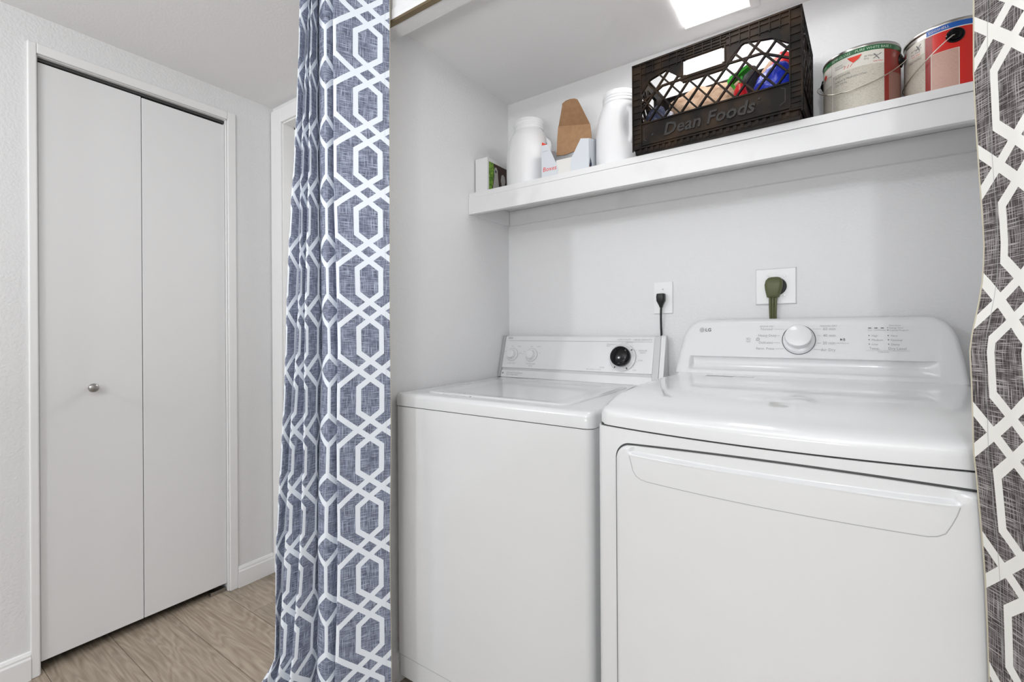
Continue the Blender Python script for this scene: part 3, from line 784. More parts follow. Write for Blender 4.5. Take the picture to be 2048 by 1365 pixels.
for z, hw, y0, y1 in ((1.2655, .010, .030, .014), (1.2630, .017, .034, .0102), (1.256, .0225, .038, .0102), (1.242, .0245, .041, .0102), (1.228, .0225, .040, .0102), (1.212, .0185, .036, .0102), (1.2045, .0165, .033, .0110), (1.2035, .014, .031, .013)):
    r_ = min(hw, (y0-y1)/2)*.7
    rr.append([bm.verts.new((-.1335+x-(1.24-z)*.06, YB2-y, z)) for x, y in rrect(-hw, hw, y1, y0, r_, 5)])
for a, b_ in zip(rr, rr[1:]):
    n = len(a)
    for k in range(n): bm.faces.new((a[k], a[(k+1) % n], b_[(k+1) % n], b_[k]))
bm.faces.new(rr[0]); bm.faces.new(rr[-1][::-1])
obj('plug_body', bm, M['olive'], p2, smooth=True, ang=60)
for k in (-1, 0, 1):
    bm = bmesh.new(); tube(bm, cat([(-.1355+k*.0080, YB2-.022, 1.206), (-.1365+k*.0072, YB2-.0205, 1.18), (-.137+k*.0064, YB2-.014, 1.15), (-.137+k*.0062, YB2-.009, 1.12), (-.137+k*.0062, YB2-.008, 1.0)], 6), .0037, 10)
    obj('cord_strand', bm, M['olive'], p2, smooth=True)

# ================================================================== CURTAINS
LEFT_U = [0.63, 0, -0.62, -0.88, -1.05, -1.35, -2.0, -2.5, -2.72, -3.0, -3.25, -3.6, -4.1, -4.6, -5.0, -5.4, -5.72, -5.9, -6.3, -6.9, -7.2, -7.5, -7.8, -8.0, -8.4, -8.75, -9.05, -9.4, -9.7, -9.9, -10.3]
LEFT= [(2.168, [(-1.0619, 0.9302), (-1.0953, 0.8797), (-1.1253, 0.8291), (-1.1368, 0.8093), (-1.1465, 0.8015), (-1.158, 0.8154), (-1.1652, 0.8347), (-1.1799, 0.8308), (-1.177, 0.8146), (-1.181, 0.7998), (-1.1951, 0.7963), (-1.2136, 0.8019), (-1.23, 0.8149), (-1.2276, 0.8105), (-1.2162, 0.8001), (-1.2033, 0.7847), (-1.1958, 0.7741), (-1.1999, 0.7749), (-1.2168, 0.7876), (-1.2335, 0.8004), (-1.2314, 0.7958), (-1.2213, 0.7846), (-1.2154, 0.7765), (-1.2189, 0.7777), (-1.2334, 0.7884), (-1.2463, 0.7978), (-1.2412, 0.7892), (-1.238, 0.7732), (-1.2407, 0.7654), (-1.2542, 0.7743), (-1.2696, 0.794)]), (1.921, [(-1.0624, 0.9299), (-1.0957, 0.8795), (-1.1255, 0.829), (-1.1369, 0.8092), (-1.1465, 0.8014), (-1.1581, 0.8154), (-1.1653, 0.8346), (-1.18, 0.8307), (-1.1773, 0.8144), (-1.1817, 0.7993), (-1.1962, 0.7955), (-1.2152, 0.8008), (-1.2312, 0.8141), (-1.2294, 0.8093), (-1.2191, 0.7981), (-1.2087, 0.781), (-1.2033, 0.7689), (-1.2082, 0.7693), (-1.2245, 0.7824), (-1.2405, 0.7957), (-1.2395, 0.7903), (-1.2307, 0.7782), (-1.2258, 0.7694), (-1.2297, 0.7704), (-1.2438, 0.7814), (-1.2566, 0.7908), (-1.2517, 0.782), (-1.2467, 0.7673), (-1.2481, 0.7603), (-1.2618, 0.7691), (-1.2787, 0.7879)]), (1.481, [(-1.0636, 0.929), (-1.0969, 0.8787), (-1.1266, 0.8283), (-1.138, 0.8085), (-1.1476, 0.8008), (-1.1591, 0.8147), (-1.1664, 0.8339), (-1.181, 0.83), (-1.1777, 0.8142), (-1.1807, 0.8), (-1.1942, 0.7969), (-1.2131, 0.8022), (-1.2287, 0.8158), (-1.2276, 0.8105), (-1.2192, 0.798), (-1.2132, 0.778), (-1.2114, 0.7634), (-1.2175, 0.763), (-1.2327, 0.7768), (-1.2474, 0.791), (-1.2485, 0.7842), (-1.2431, 0.7697), (-1.2414, 0.7588), (-1.2461, 0.7593), (-1.2592, 0.7709), (-1.2713, 0.7808), (-1.2688, 0.7704), (-1.266, 0.7542), (-1.269, 0.7461), (-1.2828, 0.7549), (-1.2982, 0.7746)]), (1.057, [(-1.0646, 0.9284), (-1.0946, 0.8802), (-1.1212, 0.8319), (-1.1314, 0.8129), (-1.1405, 0.8056), (-1.152, 0.8195), (-1.1598, 0.8384), (-1.1738, 0.835), (-1.1714, 0.8184), (-1.1768, 0.8026), (-1.192, 0.7984), (-1.212, 0.8029), (-1.227, 0.817), (-1.2267, 0.8111), (-1.2198, 0.7977), (-1.217, 0.7754), (-1.218, 0.759), (-1.2249, 0.758), (-1.2393, 0.7723), (-1.2531, 0.7872), (-1.2557, 0.7794), (-1.2524, 0.7634), (-1.2525, 0.7513), (-1.2577, 0.7514), (-1.2702, 0.7634), (-1.2819, 0.7736), (-1.281, 0.7622), (-1.2798, 0.7448), (-1.2839, 0.736), (-1.2978, 0.7447), (-1.3121, 0.7652)]), (0.761, [(-1.0657, 0.9276), (-1.0963, 0.8791), (-1.1236, 0.8303), (-1.134, 0.8112), (-1.1432, 0.8037), (-1.1547, 0.8177), (-1.1623, 0.8367), (-1.1764, 0.8332), (-1.1748, 0.8161), (-1.1816, 0.7994), (-1.1977, 0.7945), (-1.2184, 0.7986), (-1.2332, 0.8127), (-1.2332, 0.8067), (-1.2265, 0.7931), (-1.2243, 0.7704), (-1.2257, 0.7537), (-1.2328, 0.7526), (-1.2472, 0.767), (-1.2608, 0.7819), (-1.2637, 0.7739), (-1.2643, 0.7554), (-1.2684, 0.7405), (-1.2746, 0.7399), (-1.2858, 0.7529), (-1.2966, 0.7637), (-1.2978, 0.7508), (-1.2947, 0.7347), (-1.2975, 0.7268), (-1.3116, 0.7353), (-1.3275, 0.7548)]), (0.461, [(-1.0668, 0.9268), (-1.0981, 0.8779), (-1.1259, 0.8288), (-1.1365, 0.8095), (-1.1459, 0.8019), (-1.1573, 0.8159), (-1.1649, 0.8349), (-1.1791, 0.8313), (-1.1781, 0.8139), (-1.186, 0.7964), (-1.203, 0.7909), (-1.2242, 0.7947), (-1.2389, 0.8089), (-1.2391, 0.8027), (-1.2326, 0.789), (-1.231, 0.7659), (-1.2329, 0.7489), (-1.2402, 0.7476), (-1.2545, 0.762), (-1.268, 0.777), (-1.2712, 0.7688), (-1.2753, 0.7479), (-1.2831, 0.7305), (-1.2903, 0.7292), (-1.3002, 0.7431), (-1.3103, 0.7544), (-1.3134, 0.7402), (-1.3084, 0.7254), (-1.31, 0.7183), (-1.3243, 0.7268), (-1.3417, 0.7451)]), (0.283, [(-1.0673, 0.9266), (-1.0991, 0.8771), (-1.1276, 0.8276), (-1.1385, 0.8081), (-1.148, 0.8005), (-1.1593, 0.8145), (-1.1668, 0.8336), (-1.1811, 0.8299), (-1.1801, 0.8125), (-1.1877, 0.7952), (-1.2046, 0.7898), (-1.2261, 0.7934), (-1.2404, 0.8078), (-1.2413, 0.8012), (-1.2364, 0.7864), (-1.2384, 0.7608), (-1.2434, 0.7418), (-1.2517, 0.7398), (-1.2651, 0.7548), (-1.2776, 0.7705), (-1.2825, 0.7612), (-1.2854, 0.741), (-1.2915, 0.7248), (-1.2983, 0.7238), (-1.309, 0.7372), (-1.3195, 0.7481), (-1.3209, 0.7351), (-1.3122, 0.7229), (-1.3114, 0.7174), (-1.3258, 0.7257), (-1.3459, 0.7423)]), (0.168, [(-1.0678, 0.9262), (-1.1002, 0.8764), (-1.1291, 0.8266), (-1.1401, 0.807), (-1.1497, 0.7993), (-1.1611, 0.8133), (-1.1685, 0.8325), (-1.1829, 0.8288), (-1.1818, 0.8113), (-1.1895, 0.7941), (-1.2064, 0.7886), (-1.2263, 0.7907), (-1.2414, 0.806), (-1.2414, 0.798), (-1.2351, 0.7807), (-1.2339, 0.7494), (-1.2358, 0.7257), (-1.2431, 0.7222), (-1.2577, 0.7386), (-1.2714, 0.756), (-1.2746, 0.7441), (-1.2727, 0.7255), (-1.2748, 0.712), (-1.2806, 0.7117), (-1.2927, 0.724), (-1.3043, 0.7343), (-1.3034, 0.7228), (-1.2958, 0.7099), (-1.2956, 0.7039), (-1.3101, 0.7122), (-1.3295, 0.7293)]), (0.087, [(-1.0682, 0.9259), (-1.101, 0.8758), (-1.1304, 0.8257), (-1.1416, 0.806), (-1.1513, 0.7982), (-1.1626, 0.8123), (-1.1699, 0.8315), (-1.1845, 0.8277), (-1.1837, 0.8101), (-1.1918, 0.7925), (-1.2086, 0.7866), (-1.2288, 0.7881), (-1.2436, 0.8038), (-1.244, 0.7952), (-1.2387, 0.7769), (-1.2396, 0.7431), (-1.2435, 0.7175), (-1.2533, 0.7145), (-1.2655, 0.7304), (-1.2784, 0.7482), (-1.284, 0.736), (-1.2867, 0.716), (-1.2918, 0.7004), (-1.2985, 0.6995), (-1.3097, 0.7125), (-1.3206, 0.7232), (-1.3238, 0.7089), (-1.3283, 0.6877), (-1.3364, 0.6762), (-1.3508, 0.6846), (-1.3617, 0.7074)]), (-0.008, [(-1.0687, 0.9256), (-1.102, 0.8752), (-1.1318, 0.8248), (-1.1432, 0.805), (-1.153, 0.7971), (-1.1643, 0.8112), (-1.1715, 0.8304), (-1.1861, 0.8266), (-1.1856, 0.8088), (-1.1941, 0.7909), (-1.2089, 0.7832), (-1.2247, 0.781), (-1.2417, 0.7987), (-1.239, 0.7869), (-1.2282, 0.7627), (-1.2153, 0.7154), (-1.2189, 0.6858), (-1.2298, 0.6821), (-1.2412, 0.6985), (-1.2512, 0.7159), (-1.2604, 0.7036), (-1.2649, 0.6824), (-1.2715, 0.6659), (-1.2787, 0.6646), (-1.2895, 0.6779), (-1.3002, 0.6887), (-1.306, 0.6727), (-1.3193, 0.6455), (-1.3335, 0.6299), (-1.3479, 0.6382), (-1.3527, 0.6651)])]
RE= [(1.594, 0.1661), (1.541, 0.1645), (1.435, 0.1634), (1.348, 0.1654), (1.275, 0.1683), (1.238, 0.1698), (1.207, 0.1707), (1.162, 0.1683), (1.109, 0.1604), (1.087, 0.1565), (1.029, 0.1589), (0.948, 0.1607), (0.922, 0.1633), (0.888, 0.1658), (0.851, 0.1684), (0.788, 0.1721), (0.722, 0.1737), (0.641, 0.1749), (0.551, 0.1767), (0.485, 0.1774)]
def sheet(name, cols, levels_z, P, mat_, parent, zdia, usc, side, off=0.0, ulo=None):
    """cols(z) -> list of (x, y, u)"""
    bm = bmesh.new(); uvl = bm.loops.layers.uv.new('UVMap')
    rowsv = []; uvs = {}
    for z in levels_z:
        pts = cols(z); row = []
        n = len(pts)
        for i, (x, y, u) in enumerate(pts):
            a, b_ = pts[max(i-1, 0)], pts[min(i+1, n-1)]
            tx, ty = b_[0]-a[0], b_[1]-a[1]; L_ = math.hypot(tx, ty) or 1
            nx, ny = (ty/L_*side, -tx/L_*side)
            v = bm.verts.new((x+nx*off, y+ny*off, z)); uvs[v] = (u*usc, z-zdia); row.append(v)
        rowsv.append(row)
    for a, b_ in zip(rowsv, rowsv[1:]):
        for i in range(len(a)-1):
            f = bm.faces.new((a[i], a[i+1], b_[i+1], b_[i]))
            for l in f.loops: l[uvl].uv = uvs[l.vert]
    me = bpy.data.meshes.new(name); bm.to_mesh(me); bm.free()
    for p in me.polygons: p.use_smooth = True
    o = link(name, me, mat_, parent)
    return o
PL, PR = .1709, .1668
zl = [r[0] for r in LEFT][::-1]; rl = [r[1] for r in LEFT][::-1]
def left_cols(z):
    t = max(zl[0], min(zl[-1], z))
    i = max(0, min(len(zl)-2, next((k for k in range(len(zl)-1) if t <= zl[k+1]), len(zl)-2)))
    f = (t-zl[i])/(zl[i+1]-zl[i]); 
    m0 = rl[max(i-1, 0)]; m1 = rl[i]; m2 = rl[i+1]
    pts = [(a[0]*(1-f)+b_[0]*f, a[1]*(1-f)+b_[1]*f, u) for a, b_, u in zip(m1, m2, LEFT_U)]
    # gentle waviness of a hanging cloth
    pts = [(x+.0015*math.sin(z*9+u*2), min(.9395, y+.0015*math.sin(z*7+u*1.7)), u) for x, y, u in pts]
    return cat(pts, 7)
ct = thing('curtain', 'gathered grey curtain with white trellis pattern, tinted with a cool light cast, hanging left of the washing machine', 'curtain', (-1.25, .90, FZ))
lev = [2.142 - (2.142-FZ-.004)*k/95 for k in range(96)]
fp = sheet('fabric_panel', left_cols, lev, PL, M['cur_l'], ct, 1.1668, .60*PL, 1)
def left_line(z):
    p = left_cols(z); a, b_ = p[0], p[1]
    d = Vector((a[0]-b_[0], a[1]-b_[1])).normalized()
    return [(a[0]+d.x*.0022, a[1]+d.y*.0022, a[2])] + p[:40]
sheet('lining', left_line, lev, PL, M['beige'], ct, 1.1668, 1, 1, off=.0016)
# hidden far part of the gather also hangs from small rings
ct2 = thing('curtain', 'brown-grey curtain with white trellis pattern hanging in front of the dryer', 'curtain', (.25, .82, FZ))
WP[ct2.name] = Vector(ct2.location)
rz_ = [r[0] for r in RE][::-1]; rx_ = [r[1] for r in RE][::-1]
RP = [(0,.8496,-.76),(.0085,.8336,-.5),(.0165,.8185,-.25),(.0237,.8028,0),(.0295,.7923,.2),(.0398,.7775,.5),(.053,.766,.9),(.073,.772,1.3),(.088,.80,1.7),(.100,.824,2.1),(.118,.80,2.5),(.138,.77,2.9),(.168,.768,3.4),(.20,.82,4.0),(.24,.89,4.7)]
def right_cols(z):
    ex = interp(rz_, rx_, z) if z < rz_[-1] else rx_[-1]
    f = sstep(1.62, 2.02, z)
    pts = [(((ex+a)-.16)*.985+.16-.0024, (b_*.985)*(1-f)+(.925+.012*math.sin(i*2.0))*f, u) for i, (a, b_, u) in enumerate(RP)]
    pts = [(x+.0012*math.sin(z*8+u*2), y, u) for x, y, u in pts]
    return cat(pts, 8)
sheet('fabric_panel', right_cols, lev, PR, M['cur_r'], ct2, 1.1429, .60*PR, -1)
def right_line(z):
    p = right_cols(z); a, b_ = p[0], p[1]
    d = Vector((a[0]-b_[0], a[1]-b_[1])).normalized()
    return [(a[0]+d.x*.0040, a[1]+d.y*.0040, a[2])] + p[:50]
sheet('lining', right_line, lev, PR, M['beige'], ct2, 1.1429, 1, -1, off=.0014)
# stitched hem line
def hem(cols, idx, side, name, par):
    bm = bmesh.new(); pts = []
    for z in lev:
        p = cols(z); a = p[idx]; c = p[idx+1]; tx, ty = c[0]-a[0], c[1]-a[1]; L_ = math.hypot(tx, ty)
        pts.append((a[0]-ty/L_*side*.0006, a[1]+tx/L_*side*.0006, z))
    tube(bm, pts, .0002, 4)
    obj(name, bm, M['ink'], par)
hem(left_cols, 2, 1, 'hem_stitch', ct); hem(right_cols, 9, -1, 'hem_stitch', ct2)

# ================================================================== THINGS ON THE SHELF
# --- narrow box with a faucet picture
pb = thing('picture_box', 'narrow white cardboard box with a chrome faucet photo on its side, leftmost on the shelf', 'box', (-1.11, 1.49, ST))
obj('carton', boxes((-1.1395, -1.081, 1.430, 1.566, ST, 1.778), bev=.0008), M['cardp'], pb)
def sx(a, b_, h=0): return Vector((-1.0808+h, a, b_))
bm = bmesh.new()
def poly(bm, fn, pts, h=0): bm.faces.new([bm.verts.new(fn(a, b_, h)) for a, b_ in pts])
poly(bm, sx, [(1.440, ST+.001), (1.564, ST+.001), (1.564, 1.764), (1.440, 1.764)])
pp_ = obj('faucet_picture', bm, M['brownp'], pb)
bm = bmesh.new(); poly(bm, sx, [(1.440, ST+.001), (1.458, ST+.001), (1.466, 1.69), (1.476, 1.735), (1.470, 1.764), (1.440, 1.764)], .0002); obj('foliage_print', bm, M['leaf'], pp_)
bm = bmesh.new(); poly(bm, sx, [(1.458, ST+.001), (1.512, ST+.001), (1.506, 1.675), (1.500, 1.715), (1.497, 1.742), (1.489, 1.752), (1.479, 1.750), (1.474, 1.738), (1.475, 1.715), (1.467, 1.675)], .0004)
obj('faucet_print', bm, M['chrome'], pp_)
bm = bmesh.new(); poly(bm, sx, [(1.524, ST+.001), (1.546, ST+.001), (1.544, 1.69), (1.550, 1.712), (1.545, 1.730), (1.534, 1.736), (1.523, 1.730), (1.518, 1.710), (1.524, 1.69)], .0004)
obj('faucet_print', bm, M['chrome'], pp_)
bm = bmesh.new(); poly(bm, sx, circle(1.484, 1.735, .0062, 16), .0006); obj('faucet_hole_print', bm, M['inkd'], pp_)

# --- jugs
def jug(cx, cy, label, dent_a, wf):
    t = thing('plastic_jug', label, 'jug', (cx, cy, ST), 'white plastic jugs on the shelf')
    WP[t.name] = Vector(t.location)
    prof = [(.066,0),(.074,.003),(.0785,.010),(.0800,.03),(.0805,.08),(.0800,.120),(.0780,.150),(.0735,.178),(.0680,.200),(.0610,.218),(.0560,.224),(.0545,.228)]
    pr = cat(prof, 3)
    bm = bmesh.new(); rings = []; n = 64
    for r, z in pr:
        ring = []
        for k in range(n):
            a = 2*PI*k/n
            d = (a-dent_a+PI) % (2*PI) - PI
            rr_ = r*(1+(wf-1)*sstep(.228, .19, z))
            g = math.exp(-(d/.42)**2)*math.exp(-((z-.135)/.055)**2)
            rr_ -= .026*g
            g2 = math.exp(-(d/.16)**2)
            # slightly squared body
            sq = 1 + .025*math.cos(4*(a-dent_a))*sstep(.22, .15, z)
            rr_ *= sq
            ring.append(bm.verts.new((cx+rr_*math.cos(a), cy+rr_*math.sin(a), ST+z)))
        rings.append(ring)
    for a, b_ in zip(rings, rings[1:]):
        for k in range(n): bm.faces.new((a[k], a[(k+1) % n], b_[(k+1) % n], b_[k]))
    bm.faces.new(rings[0][::-1]); bm.faces.new(rings[-1])
    obj('body', bm, M['hdpe'], t, smooth=True, ang=70)
    bm = bmesh.new()
    lathe(bm, cat([(.0545,.2275),(.0565,.230),(.0560,.236),(.0548,.238),(.0570,.2405),(.0568,.2440),(.0550,.246),(.0572,.249),(.0570,.2535),(.0548,.256),(.0545,.263),(.0535,.266),(.0505,.266),(.0500,.2600)], 2), (cx, cy, ST), 56)
    obj('threaded_neck', bm, M['hdpe'], t, smooth=True, ang=70)
    bm = bmesh.new(); ca, sa = math.cos(dent_a), math.sin(dent_a)
    tube(bm, cat([(cx+ca*q, cy+sa*q, ST+z) for q, z in ((.060,.195),(.0755,.180),(.0775,.150),(.0778,.125),(.0775,.098),(.066,.080))], 5), [.010]*26, 12)
    obj('handle', bm, M['hdpe'], t, smooth=True)
    return t
jug(-.941, 1.512, 'white wide-mouth plastic jug without a lid, left of the open cardboard box', R(20), 1.07)
jug(-.578, 1.512, 'white wide-mouth plastic jug without a lid, touching the left side of the black crate', R(-40), 1.0)

# --- open dispenser box with raised brown lid
ob_ = thing('open_box', 'open white carton with torn flaps and a raised brown cardboard lid, between the two jugs', 'box', (-.745, 1.48, ST))
bx0, bx1, by0, by1 = -.8375, -.6560, 1.430, 1.531
f_l = [(bx0, ST), (-.778, ST), (-.7705, 1.668), (-.7790, 1.6895), (-.8130, 1.764), (bx0, 1.7665)]
bm = bmesh.new(); prism(bm, f_l, 'y', by0, by0+.0012); obj('front_flap', bm, M['cardw'], ob_)
f_r = [(-.716, ST), (bx1, ST), (bx1, 1.748), (-.6835, 1.754), (-.7195, 1.695), (-.7235, 1.668)]
bm = bmesh.new(); prism(bm, f_r, 'y', by0-.003, by0-.0018); obj('front_flap', bm, M['cardw'], ob_)
bm = bmesh.new(); prism(bm, [(-.780, ST), (-.716, ST), (-.716, 1.7000), (-.780, 1.7005)], 'y', by0+.0006, by0+.002); obj('front_wall', bm, M['cardc'], ob_)
bm = bmesh.new(); prism(bm, [(by0, ST), (by1, ST), (by1, 1.782), (by0+.02, 1.756), (by0, 1.764)], 'x', bx0-.0012, bx0); obj('side_wall', bm, M['cardw'], ob_)
bm = bmesh.new(); prism(bm, [(by0-.003, ST), (by1, ST), (by1, 1.785), (by0+.05, 1.762), (by0-.003, 1.748)], 'x', bx1, bx1+.0012); obj('side_wall', bm, M['cardw'], ob_)
bm = bmesh.new(); prism(bm, [(by0, ST), (by1, ST), (by1, 1.778), (by0+.02, 1.752), (by0+.002, 1.760)], 'x', bx0+.0002, bx0+.001); obj('inner_side', bm, M['cardin'], ob_)
bm = bmesh.new(); box(bm, bx0, bx1, by1, by1+.0012, ST, 1.772); obj('back_wall', bm, M['cardin'], ob_)
# raised lid: lower part upright, then bent slightly forward
low = [(-.8310, 1.758), (-.7980, 1.753), (-.7480, 1.760), (-.7000, 1.775), (-.6900, 1.778), (-.6905, 1.810), (-.6945, 1.842), (-.8230, 1.866), (-.8270, 1.83)]
bm = bmesh.new(); prism(bm, low, 'y', by1-.004, by1-.0022)
obj('lid_lower', bm, M['card'], ob_)
bm = bmesh.new()
up = [(-.8215, 1.8662), (-.6950, 1.8422), (-.7365, 1.930), (-.7440, 1.944), (-.7560, 1.9505), (-.7740, 1.9535), (-.7920, 1.9520), (-.8060, 1.945), (-.8065, 1.935)]
def lean(a, b_, dy):
    off = (b_-(1.842-(a+.6945)*.187))*.75; k = 1-off/1.53
    return (a*k, by1-dy-off, 1.11+(b_-1.11)*k)
A = [bm.verts.new(lean(a, b_, .004)) for a, b_ in up]; B_ = [bm.verts.new(lean(a, b_, .0022)) for a, b_ in up]
bm.faces.new(A); bm.faces.new(B_[::-1])
for i in range(len(A)): bm.faces.new((A[i], A[(i+1) % len(A)], B_[(i+1) % len(A)], B_[i]))
obj('lid_upper', bm, M['card'], ob_)
bm = bmesh.new(); fb = lambda a, b_, h=0: Vector((a, by0-.0004, b_))
text(bm, 'Boxes', fb, -.8340, 1.6700, .0225, shear=.1)
obj('red_lettering', bm, M['red'], ob_)
bm = bmesh.new(); poly(bm, fb, [(-.8368, 1.7655), (-.8170, 1.7645), (-.8365, 1.7770)]); obj('red_corner', bm, M['red'], ob_)
bm = bmesh.new()
for a, b_ in ((( -.834, 1.742), (-.812, 1.7415)),): bar(bm, fb, a, b_, .0016)
obj('small_print', bm, M['ink'], ob_)
def fs_(a, b_, h=0): return Vector((bx1+.0014, a, b_))
bm = bmesh.new(); poly(bm, fs_, [(1.432, 1.660), (1.444, 1.650), (1.452, 1.668), (1.440, 1.690)]); obj('purple_print', bm, M['denim'], ob_)
bm = bmesh.new(); poly(bm, fs_, [(1.430, ST+.001), (1.456, ST+.001), (1.444, 1.648), (1.430, 1.662)]); obj('brown_print', bm, M['card'], ob_)

# --- milk crate
cr = thing('milk_crate', 'black plastic milk crate with lattice sides, full of cloths and bags, standing on the shelf', 'crate', (-.487, 1.376, ST), rz=R(-3.5), local=True)
cw, cd, chh = .442, .272, .272
def crate_panel(name, W_, mapf, letter=False, nb=8):
    """mapf(a, d, z): a across, d outwards depth"""
    def bx(bm, a0, a1, d0, d1, z0, z1):
        vs = [bm.verts.new(mapf(*p)) for p in ((a0,d0,z0),(a1,d0,z0),(a1,d1,z0),(a0,d1,z0),(a0,d0,z1),(a1,d0,z1),(a1,d1,z1),(a0,d1,z1))]
        for f in ((3,2,1,0),(4,5,6,7),(0,1,5,4),(1,2,6,5),(2,3,7,6),(3,0,4,7)): bm.faces.new([vs[i] for i in f])
    k = W_/.442
    px = [.028*1, .055*k, .104*k, .138*k, .150*k, .264*k, .278*k, .308*k, .376*k, W_-.028]
    pz = [.188, .215, .228, .200, .176, .176, .200, .228, .215, .188]
    top = lambda a: interp(px, pz, a)
    h0, h1 = .150*k, .262*k
    bm = bmesh.new()
    n = 56
    for i in range(n):
        a0 = .026 + (W_-.052)*i/n; a1 = .026 + (W_-.052)*(i+1)/n; am = (a0+a1)/2; t = top(am)
        if h0 < am < h1:
            ch = .008*max(0, 1-min(am-h0, h1-am)/.012)
            bx(bm, a0, a1, .004, .008, t, .190+ch); bx(bm, a0, a1, .004, .008, .238-ch*.6, chh)
        else: bx(bm, a0, a1, .004, .008, t, chh)
    bx(bm, .026, W_-.026, .004, .008, .024, .088)
    # rims
    bx(bm, 0, W_, 0, .012, chh-.005, chh)
    bx(bm, .026, W_-.026, 0, .008, .086, .0895); bx(bm, .026, W_-.026, 0, .008, .022, .0255)
    for z in (.236, .2555): bx(bm, .026, h0-.004, .001, .006, z, z+.0022); bx(bm, h1+.004, W_-.026, .001, .006, z, z+.0022)
    for z in (.245, .2535, .262): bx(bm, h0-.004, h1+.004, .001, .006, z, z+.0016)
    q = .040
    while q < W_-.03:
        zb = max(top(q)+.003, .232) if not (h0-.003 < q < h1+.003) else .240
        bx(bm, q, q+.0022, .001, .006, zb, chh-.004); q += .0235
    # handle opening rim
    for a0, a1, z0, z1 in ((h0-.003, h0, .192, .24), (h1, h1+.003, .192, .24), (h0, h1, .188, .1905), (h0, h1, .2375, .240)): bx(bm, a0, a1, 0, .010, z0, z1)
    # arch rim
    m_ = 60
    for i in range(m_):
        a0 = .028+(W_-.056)*i/m_; a1 = .028+(W_-.056)*(i+1)/m_
        za, zb = top(a0), top(a1)
        vs = [bm.verts.new(mapf(*p)) for p in ((a0,0,za-.0018),(a1,0,zb-.0018),(a1,.01,zb-.0018),(a0,.01,za-.0018),(a0,0,za+.0018),(a1,0,zb+.0018),(a1,.01,zb+.0018),(a0,.01,za+.0018))]
        for f in ((3,2,1,0),(4,5,6,7),(0,1,5,4),(1,2,6,5),(2,3,7,6),(3,0,4,7)): bm.faces.new([vs[j] for j in f])
    pn = obj(name, bm, M['crate'], cr)
    # lattice
    bm = bmesh.new(); sl = 1.22; step = (W_-.056)/nb
    def seg(a, b_):
        dx, dz = b_[0]-a[0], b_[1]-a[1]; L_ = math.hypot(dx, dz)
        if L_ < .006: return
        nx, nz = -dz/L_*.0022, dx/L_*.0022
        P4 = [(a[0]+nx, a[1]+nz), (a[0]-nx, a[1]-nz), (b_[0]-nx, b_[1]-nz), (b_[0]+nx, b_[1]+nz)]
        F_ = [bm.verts.new(mapf(p[0], .001, p[1])) for p in P4]; G_ = [bm.verts.new(mapf(p[0], .0085, p[1])) for p in P4]
        bm.faces.new(F_); bm.faces.new(G_[::-1])
        for i in range(4): bm.faces.new((F_[i], F_[(i+1) % 4], G_[(i+1) % 4], G_[i]))
    for sgn in (1, -1):
        for i in range(-4, nb+5):
            a0 = .028 + step*(i+.4)
            run = None; prev = None
            for j in range(0, 121):
                z = .088 + .145*j/120; a = a0 + sgn*(z-.088)/sl
                ok = .028 <= a <= W_-.028 and z <= top(a)
                if ok and run is None: run = (a, z)
                if not ok and run is not None: seg(run, prev); run = None
                prev = (a, z)
            if run: seg(run, prev)
    for (a0, z0), (a1, z1) in zip([(.028, .150), (.09*k, .184), (.166*k, .186)], [(.09*k, .184), (.166*k, .186), (.276*k, .186)]): seg((a0, z0+.001), (a1, z1))
    for (a0, z0), (a1, z1) in zip([(.276*k, .186), (.352*k, .184)], [(.352*k, .184), (W_-.028, .150)]): seg((a0, z0), (a1, z1))
    obj('lattice', bm, M['crate'], pn)
    if letter:
        bm = bmesh.new()
        def lf(a, b_, h=0): return mapf(a, .0042-h, b_)
        text(bm, 'Dean Foods', lf, .094, .0375, .0490, shear=.22, thick=.0034, bold=.02)
        obj('raised_lettering', bm, M['crate_t'], pn)
        bm = bmesh.new()
        for aa, bb_ in ((.062, .050), (.345, .068)):
            cyl_on(bm, mapf(aa, .0042, bb_), Vector((1,0,0)), Vector((0,0,1)), Vector((0,-1,0)), [(.0035,0),(.003,.0018),(.0006,.0018)], 14)
        for p_, q_ in (((.036, .074), (.050, .080)), ((.036, .074), (.036, .040)), ((.036, .040), (.044, .034)), ((.394, .080), (.404, .076)), ((.404, .076), (.404, .044)), ((.404, .044), (.392, .036))):
            d_ = Vector((q_[0]-p_[0], q_[1]-p_[1])); n_ = Vector((-d_.y, d_.x)).normalized()*.0009
            vs = [(p_[0]+n_.x, p_[1]+n_.y), (p_[0]-n_.x, p_[1]-n_.y), (q_[0]-n_.x, q_[1]-n_.y), (q_[0]+n_.x, q_[1]+n_.y)]
            F_ = [bm.verts.new(mapf(a, .0032, b_)) for a, b_ in vs]; bm.faces.new(F_)
        obj('plate_marks', bm, M['crate_t'], pn)
    return pn
crate_panel('front_panel', cw, lambda a, d, z: Vector((a, d, z)), True)
crate_panel('back_panel', cw, lambda a, d, z: Vector((cw-a, cd-d, z)))
crate_panel('side_panel', cd, lambda a, d, z: Vector((cw-d, a, z)), nb=5)
crate_panel('side_panel', cd, lambda a, d, z: Vector((d, cd-a, z)), nb=5)
